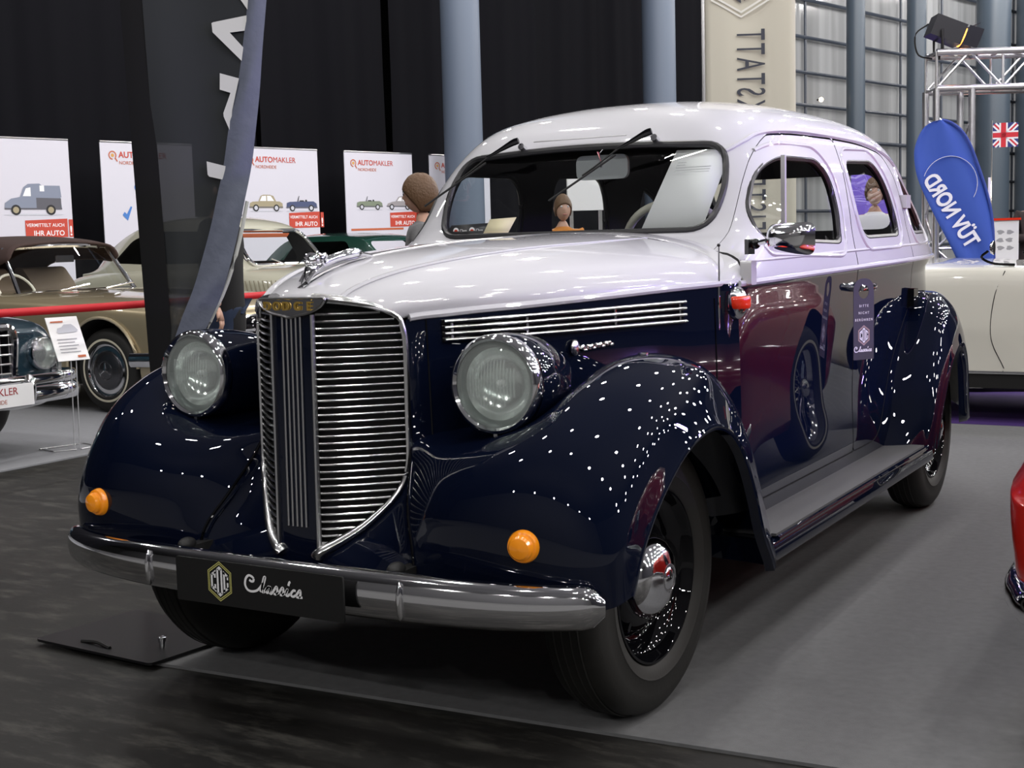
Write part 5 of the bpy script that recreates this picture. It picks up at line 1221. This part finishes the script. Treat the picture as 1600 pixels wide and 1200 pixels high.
# ---- white convertible at the right --------------------------------------------------------------------------
whitep = mat('white_paint', (.66, .65, .58), .25, 0, 1, .02)
t = thing('convertible', 'white open two-seater behind the rear of the sedan', 'car', (-1.75, 6.52, 0), R(-90))
Wd = [(.0, .50, .62, .36, .14, .03), (.05, .68, .74, .28, .16, .05), (.4, .78, .90, .24, .16, .06), (1.1, .81, .985, .22, .10, .05), (1.9, .815, 1.0, .22, .07, .03), (2.35, .815, .995, .22, .06, .0), (3.2, .815, .96, .22, .07, .0), (3.8, .78, .90, .26, .10, .02), (4.1, .66, .74, .34, .12, .02), (4.18, .5, .62, .40, .1, .01)]
wb = car_body(t, Wd, whitep, (.72, 3.2), .32, .82)
for y in (.72, 3.2):
    for s in (1, -1): car_wheel(t, s * .70, y, .32, s, M['chrome'], False, spokes=True)
for s in (1, -1):
    MB().box((s * .80, 1.95, .275), (.05, 1.75, .10)).build('sill', [M['under']], t)
    MB().tube([(s * .825, 1.10, .325), (s * .825, 2.85, .325)], .012, 8).build('sill_moulding', [M['chrome']], t)
    MB().tube(cr([(s * .80, 2.30, .965), (s * .815, 2.24, .80), (s * .81, 2.22, .55), (s * .80, 2.30, .35)], 20), .003, 5).build('door_gap', [M['black']], t)
    m_ = bpy.data.objects.new('door_mirror', None); COL.objects.link(m_); m_.parent = t
    MB().tube(cr([(s * .70, 2.34, 1.0), (s * .74, 2.22, 1.01), (s * .76, 2.15, 1.05), (s * .76, 2.19, 1.09)], 14), .009, 6).build('mirror_arm', [M['black_gloss']], m_)
    MB().lathe([(0, -.02), (.035, -.015), (.045, .0), (.045, .006), (0, .006)], (s * .76, 2.22, 1.11), 'y', 20).build('mirror_head', [M['chrome']], m_)
base = [(lerp(-.66, .66, k / 12), 2.36 + .14 * (abs(k - 6) / 6) ** 2, .995 + .02 * (1 - (abs(k - 6) / 6) ** 2)) for k in range(13)]; top = [(lerp(-.60, .60, k / 12), 2.62 + .12 * (abs(k - 6) / 6) ** 2, 1.27) for k in range(13)]
screen_frame(t, base, top, M['chrome'], .016)
MB().tube(base, .03, 8).build('screen_rubber', [M['gasket']], t)
MB().prism(rpoly([(-.60, 2.55), (.60, 2.55), (.62, 3.25), (-.62, 3.25)], .12), 'z', .985, 1.0).build('cockpit_edge', [M['lining']], t)
for s in (1, -1): MB().prism(rpoly([(2.95, .80), (2.98, 1.10), (3.06, 1.14), (3.12, 1.10), (3.16, .80)], .03), 'x', s * .31 - .22, s * .31 + .22).build('seat', [mat('red_seat', (.20, .02, .02), .6)], t)
for s in (1, -1): lamp_round(t, (s * .56, -.01, .66), .085)
MB().ball((0, -.01, .50), (.30, .03, .10), 24, 8).build('radiator_grille', [M['black_gloss']], t)
pts = cr([(-.78, .25, .42), (-.70, -.05, .42), (0, -.12, .42), (.70, -.05, .42), (.78, .25, .42)], 30); MB().tube(pts, .04, 8, flat=(.5, 1)).build('bumper', [M['chrome']], t)

# ---- red sports car at the right edge -----------------------------------------------------------------------------
redp = mat('red_paint', (.50, .016, .010), .22, 0, 1, .02)
t = thing('sports_car', 'red sports car with chrome bumper at the right edge of the picture', 'car', (2.352, .05, 0), 0)
Rd = [(.0, .55, .62, .42, .10, .02), (.06, .75, .69, .36, .12, .03), (.22, .808, .735, .32, .13, .04), (.6, .81, .765, .26, .12, .05), (1.5, .82, .79, .22, .11, .04), (2.4, .82, .80, .20, .10, .02), (3.7, .82, .80, .20, .10, .0), (4.5, .78, .77, .26, .12, .02), (4.85, .66, .68, .34, .12, .02), (4.95, .5, .60, .42, .1, .01)]
rb_ = car_body(t, Rd, redp, (.92, 4.05), .32, .82)
for y in (.92, 4.05):
    for s in (1, -1): car_wheel(t, s * .70, y, .32, s, M['chrome'], True, spokes=True)
base = [(lerp(-.62, .62, k / 12), 1.75 + .14 * (abs(k - 6) / 6) ** 2, .81) for k in range(13)]; top = [(lerp(-.52, .52, k / 12), 2.00 + .12 * (abs(k - 6) / 6) ** 2, 1.08) for k in range(13)]
screen_frame(t, base, top, M['chrome'], .014)
MB().prism(rpoly([(-.60, 1.95), (.60, 1.95), (.62, 3.0), (-.62, 3.0)], .12), 'z', .79, .806).build('cockpit_edge', [M['lining']], t)
for s in (1, -1): MB().prism(rpoly([(2.65, .62), (2.68, .90), (2.76, .96), (2.84, .62)], .03), 'x', s * .31 - .22, s * .31 + .22).build('seat', [M['black']], t)
lamp_round(t, (.60, .0, .58), .07); lamp_round(t, (-.60, .0, .58), .07)
MB().ball((0, .0, .54), (.34, .04, .11), 24, 8).build('radiator_grille', [M['black_gloss']], t)
pts = cr([(-.80, .42, .36), (-.77, .14, .36), (-.62, -.02, .36), (0, -.08, .36), (.62, -.02, .36), (.77, .14, .36), (.80, .42, .36)], 50); MB().tube(pts, .050, 12, flat=(.7, 1)).build('bumper', [M['chrome']], t)
for s in (1, -1): MB().tube([(s * .825, 1.35, .30), (s * .825, 2.8, .30)], .014, 8).build('sill_moulding', [M['chrome']], t)

# ---- red belt barrier, placard ---------------------------------------------------------------------------------------
t = thing('belt_barrier', 'red belt stretched in front of the gold convertible and teal saloon', 'barrier', (-4.30, 1.2, 0), 0)
red_b = mat('red_belt', (.55, .012, .02), .6)
bl = MB()
for i, (ya, yb) in enumerate(((0, 3.95),)):
    bl.grid([[(.0, y, .905 - .012 * math.sin(math.pi * (y - ya) / (yb - ya)) + dz) for dz in (-.024, .024)] for y in [lerp(ya, yb, k / 20) for k in range(21)]])
solid(bl.build('belt', [red_b], t), .002)
for y in (0, 3.95):
    MB().lathe([(0, 0), (.16, 0), (.16, .015), (.05, .03), (.022, .04), (.022, .96), (.03, .965), (.03, 1.0), (0, 1.005)], (0, y, 0), 'z', 28).build('barrier_post', [M['black']], t)
t = thing('placard_stand', 'white information placard on two thin rods beside the teal saloon', 'sign', (-4.50, 2.70, 0), R(78))
pm_ = MB().box((0, 0, .70), (.215, .006, .30), (R(-27), 0, 0)); so_ = pm_.build('placard', [M['paper']], t)
pr = MB()
def onp(poly, k): pr.add([(x, -.0045 + z * math.sin(R(27)), .70 + z * math.cos(R(27))) for x, z in poly], [tuple(range(len(poly)))], k)
onp([(-.06, .05), (-.05, .075), (-.02, .082), (.0, .10), (.05, .10), (.07, .08), (.085, .055), (.07, .045), (-.05, .04)], 0)
onp([(-.085, .115), (.0, .115), (.0, .125), (-.085, .125)], 1)
for k in range(5): onp([(-.075, -.005 - k * .022), (.06 - .02 * (k % 2), -.005 - k * .022), (.06 - .02 * (k % 2), .001 - k * .022), (-.075, .001 - k * .022)], 2)
onp([(.03, -.13), (.085, -.13), (.085, -.115), (.03, -.115)], 1)
pr.v = [(x, y - .004, z) for x, y, z in pr.v]; pr.build('placard_print', [pm['pale'], pm['rust'], M['ink']], so_, fix=False)
for x in (-.018, .018): MB().tube(cr([(x, -.06, .575), (x, -.05, .30), (x, -.04, .02), (x, -.06, .008)], 12), .0035, 6).build('rod', [mat('clear_rod', (.55, .56, .58), .25, .3)], t)
MB().tube([(-.018, -.06, .006), (-.15, -.02, .006), (-.15, .16, .006), (.15, .16, .006), (.15, -.02, .006), (.018, -.06, .006)], .004, 6).build('wire_foot', [M['satin']], t)

# ================================================================= loose papers in and on the sedan
t = thing('paper_sheet', 'white typed sheet leaning inside the windscreen before the steering wheel', 'paper', (.385, .975, 1.245), 0)
sh_ = rpoly([(-.125, .0), (.090, .0), (.135, .262), (-.060, .268)], .002, 2)
def on_ws(z): return ws_y(1.245 + z) + .030 - .975
pp = MB(); pp.add([(x, on_ws(z), z) for x, z in sh_], [tuple(range(len(sh_)))]); po = pp.build('sheet', [M['paper']], t); solid(po, .0008)
tx = MB()
for k in range(13):
    z = .225 - k * .0085; x0 = -.045 - (.025) * (k / 13); w_ = .125 if k not in (1, 6) else .02
    if k < 2: w_ = .03
    tx.add([(x0, on_ws(z) - .0012, z), (x0 + w_, on_ws(z) - .0012, z), (x0 + w_, on_ws(z + .0022) - .0012, z + .0022), (x0, on_ws(z + .0022) - .0012, z + .0022)], [(0, 1, 2, 3)])
tx.build('typed_lines', [mat('pale_ink', (.62, .62, .64), .8)], po, fix=False)
t = thing('card', 'small cream card standing in the lower corner of the windscreen', 'card', (-.285, .955, 1.247), 0)
cdm = MB(); cq = [(-.052, .0), (.048, .002), (.062, .062), (-.045, .058)]; cdm.add([(x, on_ws(z) + .0, z) for x, z in cq], [(0, 1, 2, 3)]); co = cdm.build('card_sheet', [M['cream_paper']], t); solid(co, .0008)
ck = MB(); ck.add([(x, on_ws(z) - .0015, z) for x, z in ((-.03, .035), (-.012, .036), (-.011, .045), (-.029, .045))], [(0, 1, 2, 3)]); ck.build('card_print', [M['ink']], co, fix=False)
t = thing('sticker_strip', 'dark strip with two round red and white stickers low in the windscreen', 'sticker', (-.40, .952, 1.248), 0)
sp_ = MB(); sp_.add([(x, on_ws(z) + .004, z) for x, z in ((-.10, .0), (.09, .0), (.09, .045), (-.085, .04))], [(0, 1, 2, 3)]); so2 = sp_.build('strip', [M['gasket']], t); solid(so2, .0008)
sk = MB()
for x in (-.055, .012):
    sk.add([(x + .012 * math.cos(a), on_ws(.02) + .001, .02 + .012 * math.sin(a)) for a in [i * math.pi / 8 for i in range(16)]], [tuple(range(16))], 0); sk.add([(x + .007 * math.cos(a), on_ws(.02) + .0002, .02 + .005 * math.sin(a)) for a in [i * math.pi / 8 for i in range(16)]], [tuple(range(16))], 1); sk.text('Class', .014, MT((x + .016, on_ws(.02), .016)), 0, ext=.0002)
sk.build('sticker_print', [M['white'], pm['red']], so2, fix=False)
# door hanger
t = thing('door_hanger', 'charcoal paper hanger reading BITTE NICHT BERÜHREN on the front door handle', 'hanger', (.775, 1.735, 1.03), R(62))
ho = rpoly([(-.060, -.315), (.060, -.315), (.060, .035), (-.060, .035)], [.004, .004, .058, .058], 10)
hc = MB().prism(ho, 'y', -.001, .001).build('card', [M['tag_grey']], t)
boolean(hc, MB().lathe([(0, -.02), (.030, -.02), (.030, .02), (0, .02)], (0, 0, -.022), 'y', 28).build('c', [M['tag_grey']]))
hl = MB()
for tx_, z in (('BITTE', -.088), ('NICHT', -.118), ('BERÜHREN', -.148)): hl.text(tx_, .0155, MT((0, -.0018, z)), 0, ext=.0003, align='CENTER', space=1.5)
cog(hl, MT((0, -.0014, -.210)), .044, 0, 1, 2); strokes(hl, MT((-.050, -.0016, -.288)) @ Matrix.Diagonal((.034, .030, 1, 1)), CLASSICS, .06, 0)
hl.build('hanger_print', [M['white'], M['pinkline'], M['tag_grey']], hc, fix=False)
t.scale = (.86, .86, .84)
# ================================================================= people
skin = mat('skin', (.50, .30, .22), .5)
def skinned(name, joints, edges, radii, m, parent, root=0, sub=2):
    me = bpy.data.meshes.new(name); me.from_pydata([tuple(j) for j in joints], edges, []); o = bpy.data.objects.new(name, me); COL.objects.link(o)
    o.parent = parent
    md = o.modifiers.new('s', 'SKIN'); md.use_smooth_shade = True
    for v, r in zip(me.skin_vertices[0].data, radii): v.radius = r if isinstance(r, tuple) else (r, r)
    for i, v in enumerate(me.skin_vertices[0].data): v.use_root = (i == root)
    o.modifiers.new('u', 'SUBSURF').levels = sub; apply_mods(o, 180); me2 = o.data; me2.materials.clear(); me2.materials.append(m); return o
def person(label, loc, rz, h, coat, legs, hair, seated=False, arms='down', glasses=False, long_hair=False, coat_len=.23, shoes=None):
    """built facing -y; h the standing height"""
    k = h / 1.75; t = thing('person', label, 'person', loc, rz)
    V = lambda x, y, z: Vector((x, y, z)) * k
    hip = .92 if not seated else .50
    J = [V(0, 0, hip)]; E_ = []; Rr = [(.155 * k, .11 * k)]
    def add(p, pa, r): J.append(p); E_.append((pa, len(J) - 1)); Rr.append(r if isinstance(r, tuple) else r); return len(J) - 1
    w = add(V(0, .0, hip + .18), 0, (.13 * k, .095 * k)); ch = add(V(0, .01, hip + .38), w, (.16 * k, .11 * k)); nk = add(V(0, .02, hip + .50), ch, (.06 * k, .06 * k)); hd = add(V(0, .0, hip + .60), nk, (.048 * k, .054 * k))
    hands = []
    for s in (1, -1):
        sh = add(V(s * .165, .01, hip + .455), ch, .062 * k)
        if arms == 'front': el = add(V(s * .25, -.02, hip + .20), sh, .045 * k); wr = add(V(s * .09, -.25, hip + .20), el, .031 * k)
        else: el = add(V(s * .225, .03, hip + .19), sh, .045 * k); wr = add(V(s * .235, -.03, hip - .05), el, .031 * k)
        hands.append((s, J[wr], (J[wr] - J[el]).normalized()))
        hp = add(V(s * .09, 0, hip - .06), 0, .085 * k)
        if seated: kn = add(V(s * .11, -.42, .50), hp, .06 * k); an = add(V(s * .11, -.40, .09), kn, .04 * k)
        else: kn = add(V(s * .105, -.01, .49), hp, .06 * k); an = add(V(s * .11, .02, .085), kn, .042 * k)
        add(V(s * .12, -.14 + (-.40 if seated else 0), .04), an, (.038 * k, .032 * k))
    body = skinned('body', J, E_, Rr, skin, t)
    # head: one lathed egg with nose, ears and eyes
    c = V(0, -.012, hip + .705); hm = MB(); rows = []
    for i in range(17):
        a = math.pi * i / 16; row = []
        for j in range(24):
            b = 2 * math.pi * j / 24; x, y, z = math.sin(a) * math.cos(b), math.sin(a) * math.sin(b), math.cos(a)
            rx = .077 * (1 - .16 * max(0, -z)); ry = .098 * (1 - .06 * max(0, -z))
            p = Vector((x * rx, y * ry - .012 * max(0, -z), z * .122))
            if y < -.8 and -.55 < z < .2: p.y -= .022 * max(0, 1 - abs(x) / .22) * max(0, 1 - abs(z + .17) / .30)
            if y < -.7 and -.75 < z < -.5: p.y -= .006
            row.append(c + p * k)
        rows.append(row)
    hm.grid(rows, cv=True)
    for s in (1, -1): hm.ball(c + Vector((s * .078, .012, -.01)) * k, (.012 * k, .022 * k, .033 * k), 8, 6)
    head = hm.build('head', [skin], t, 180)
    ey = MB()
    for s in (1, -1): ey.ball(c + Vector((s * .031, -.086, .012)) * k, .011 * k, 8, 6)
    ey.build('eyes', [M['white']], head); ir = MB()
    for s in (1, -1): ir.ball(c + Vector((s * .031, -.0945, .012)) * k, .005 * k, 6, 5)
    ir.build('irises', [M['ink_dark']], head)
    MB().ball(c + Vector((0, -.092, -.062)) * k, (.024 * k, .006 * k, .006 * k), 10, 6).build('lips', [mat('lips', (.42, .16, .14), .5)], head)
    # hair cap
    hr = MB(); rows = []
    for i in range(13):
        row = []
        for j in range(28):
            b = 2 * math.pi * j / 28; front = max(0, -math.sin(b)); lim = (2.15 if not long_hair else 2.45) - (.88 if not long_hair else 1.10) * front ** .8
            a = lim * i / 12; x, y, z = math.sin(a) * math.cos(b), math.sin(a) * math.sin(b), math.cos(a)
            f = 1.13 + .02 * math.sin(j * 2.2 + i * .6); f *= (1 + (.10 if long_hair else 0) * math.sin(a))
            row.append(c + Vector((x * .078 * f, y * .099 * f + .004, z * .122 * f)) * k)
        rows.append(row)
    o = hr.grid(rows, cv=True).build('hair', [hair], head, 180); solid(o, .012 * k)
    if glasses:
        g = MB()
        for s in (1, -1):
            g.tube([c + Vector((s * .032 + .024 * math.cos(a), -.104, .010 + .018 * math.sin(a))) * k for a in [i * math.pi / 8 for i in range(16)]], .002, 5, closed=True)
            g.tube([c + Vector((s * .055, -.102, .014)) * k, c + Vector((s * .082, .0, .012)) * k], .002, 5)
        g.build('glasses', [M['black']], head)
    # clothing over the body
    ci = [0, w, ch]; cj = [J[0] - V(0, 0, .08 if seated else coat_len), J[w], J[ch], V(0, .012, hip + .46), V(0, .015, hip + .545)]; ce = [(0, 1), (1, 2), (2, 3), (3, 4)]; crd = [(.19 * k, .15 * k), (.17 * k, .125 * k), (.20 * k, .145 * k), (.15 * k, .115 * k), (.072 * k, .074 * k)]
    for s in (1, -1):
        b = 5 if s == 1 else 12
        sh, el, wr = J[b], J[b + 1], J[b + 2]
        n0 = len(cj); cj += [sh, el, el.lerp(wr, .86)]; ce += [(2, n0), (n0, n0 + 1), (n0 + 1, n0 + 2)]; crd += [.082 * k, .064 * k, .048 * k]
    skinned('jacket', cj, ce, crd, coat, t)
    lj = [J[0] + V(0, .0, .06)]; le = []; lr = [(.14 * k, .11 * k)]
    for s in (1, -1):
        b = (5 if s == 1 else 12) + 3; n0 = len(lj); lj += [J[b].lerp(J[b + 1], .22), J[b + 1], J[b + 2] + V(0, 0, .01)]; le += [(0, n0), (n0, n0 + 1), (n0 + 1, n0 + 2)]; lr += [.098 * k, .078 * k, .062 * k]
    skinned('trousers', lj, le, lr, legs, t)
    for s in (1, -1):
        a = J[(5 if s == 1 else 12) + 4 + 1]; sm = MB(); sm.ball(Vector((a.x, a.y - .06 * k, .045 * k)), (.048 * k, .135 * k, .046 * k), 14, 8); sm.v = [(x, y, max(z, .006)) for x, y, z in sm.v]; sm.build('shoe', [shoes or M['black']], t)
    for s, wv, d in hands:            # palm and five bent fingers
        side = d.cross(Vector((0, 1, 0)) if arms != 'front' else Vector((0, 0, 1))).normalized(); nrm = side.cross(d).normalized(); hm = MB()
        pts = [wv, wv + d * .035 * k, wv + d * .085 * k]; hm.tube(pts, [.022 * k, .030 * k, .030 * k], 10, flat=(1.25, .55), up=nrm)
        for q in range(4):
            o0 = wv + d * .082 * k + side * (q - 1.5) * .018 * k; L = (.062, .072, .067, .052)[q] * k
            hm.tube([o0, o0 + d * L * .45 + nrm * .004 * k, o0 + d * L * .8 + nrm * .016 * k, o0 + d * L * .92 + nrm * .030 * k], [.0088 * k, .0085 * k, .0078 * k, .006 * k], 8)
        th0 = wv + d * .03 * k - side * .028 * k; hm.tube([th0, th0 + d * .03 * k - side * .022 * k, th0 + d * .055 * k - side * .022 * k + nrm * .015 * k], [.011 * k, .0095 * k, .007 * k], 8)
        hm.build('hand', [skin], body, 180)
    return t
cl = lambda n, c: mat(n, c, .9)
brown_hair = mat('brown_hair', (.115, .062, .03), .55, bump=(70, .5, .01)); dark_hair = mat('dark_hair', (.03, .022, .018), .55)
person('person in a grey jacket with short brown hair and glasses left of the windscreen', (-2.62, 3.92, 0), R(-62), 1.66, mat('grey_knit', (.17, .17, .175), .95, noise=(40, .25, 4)), cl('dark_trousers', (.02, .02, .025)), brown_hair, glasses=True, long_hair=True)
person('person in a black jacket and jeans half hidden behind the dark banner flag', (-3.84, 3.42, 0), R(115), 1.74, cl('black_jacket', (.008, .008, .009)), cl('blue_jeans', (.012, .022, .05)), dark_hair, coat_len=.34)
person('person in dark clothes standing with clasped hands at the right edge', (-.42, 12.9, 0), R(20), 1.75, cl('dark_coat', (.035, .025, .022)), cl('black_trousers', (.012, .012, .014)), dark_hair, arms='front')
person('person in a white shirt sitting at the far table below the flood lamp', (-1.15, 13.75, 0), R(-60), 1.70, cl('white_shirt', (.75, .75, .78)), cl('grey_trousers', (.06, .06, .07)), brown_hair, seated=True, arms='front')
t = thing('stool', 'dark stool under the seated person in white', 'stool', (-1.15, 13.78, 0)); MB().lathe([(0, .40), (.19, .40), (.19, .36), (0, .36)], (0, 0, 0), 'z', 24).build('seat', [M['black']], t)
for a in (45, 135, 225, 315): MB().tube([(.12 * math.cos(R(a)), .12 * math.sin(R(a)), .37), (.19 * math.cos(R(a)), .19 * math.sin(R(a)), 0)], .012, 6).build('leg', [M['satin']], t)
person('person in an orange jacket standing beside the small white sign on two posts', (-3.62, 7.66, 0), R(40), 1.64, cl('orange_jacket', (.45, .17, .03)), cl('dark_jeans', (.03, .035, .05)), brown_hair)
person('person in a white coat behind the white convertible seen through the rear door window', (-1.05, 8.6, 0), R(15), 1.70, cl('white_coat', (.7, .7, .74)), cl('grey_jeans', (.05, .05, .06)), brown_hair)
# ================================================================= light of the hall
w = bpy.data.worlds.new('hall_air'); SC.world = w; w.use_nodes = True
w.node_tree.nodes['Background'].inputs[0].default_value = (.75, .80, 1, 1); w.node_tree.nodes['Background'].inputs[1].default_value = .02
def lamp(kind, loc, power, color=(1, 1, 1), size=.1, aim=None, angle=60, blend=.6, sy=None):
    l = bpy.data.lights.new('hall_or_added_lamp', kind); l.energy = power; l.color = color
    if kind == 'AREA':
        l.size = size
        if sy: l.shape = 'RECTANGLE'; l.size_y = sy
    else: l.shadow_soft_size = size
    if kind == 'SPOT': l.spot_size = R(angle); l.spot_blend = blend
    o = bpy.data.objects.new('hall_or_added_lamp', l); COL.objects.link(o); o.location = loc
    if aim: o.rotation_euler = (Vector(aim) - Vector(loc)).to_track_quat('-Z', 'Y').to_euler()
    return o
for i in range(8):
    for j in range(12):
        x, y = -3.5 + i * 3.6 + (j % 2) * .7, -4 + j * 3.5
        lamp('POINT', (x, y, 8.0 + .35 * ((i * 7 + j * 3) % 3)), 165, (1, .97, .95), .16)
for i in range(3):
    for j in range(4):
        lamp('POINT', (-13 + i * 3.6, 0 + j * 4.2, 8.2), 115, (1, .97, .95), .11)
for i in range(6):                       # added behind the camera to brighten the sheet, steering wheel and bumper
    lamp('POINT', (-4 + i * 4, -12, 7.6), 330, (1, .97, .95), .12)
# violet effect lamps over the stands at the right
for x, y, z, p in ((6.5, 1.2, 2.3, 300), (7.0, 3.5, 2.3, 330), (5.5, 7.2, 2.6, 170)):
    lamp('SPOT', (x, y, z), p, (.36, .24, 1), .10, (.7, 1.6, 1.3), 30, .8)
lamp('POINT', (1.6, 7.9, 4.2), 50, (.34, .22, 1), .1)
lamp('SPOT', (-.2, 9.0, 3.4), 120, (.40, .28, 1), .1, (-1.7, 11.2, 1.6), 70, .8)  # violet spot added to light the backdrop panel
SC.view_settings.view_transform = 'Standard'; SC.view_settings.look = 'None'; SC.view_settings.gamma = 1
SC.view_settings.exposure = 0.4
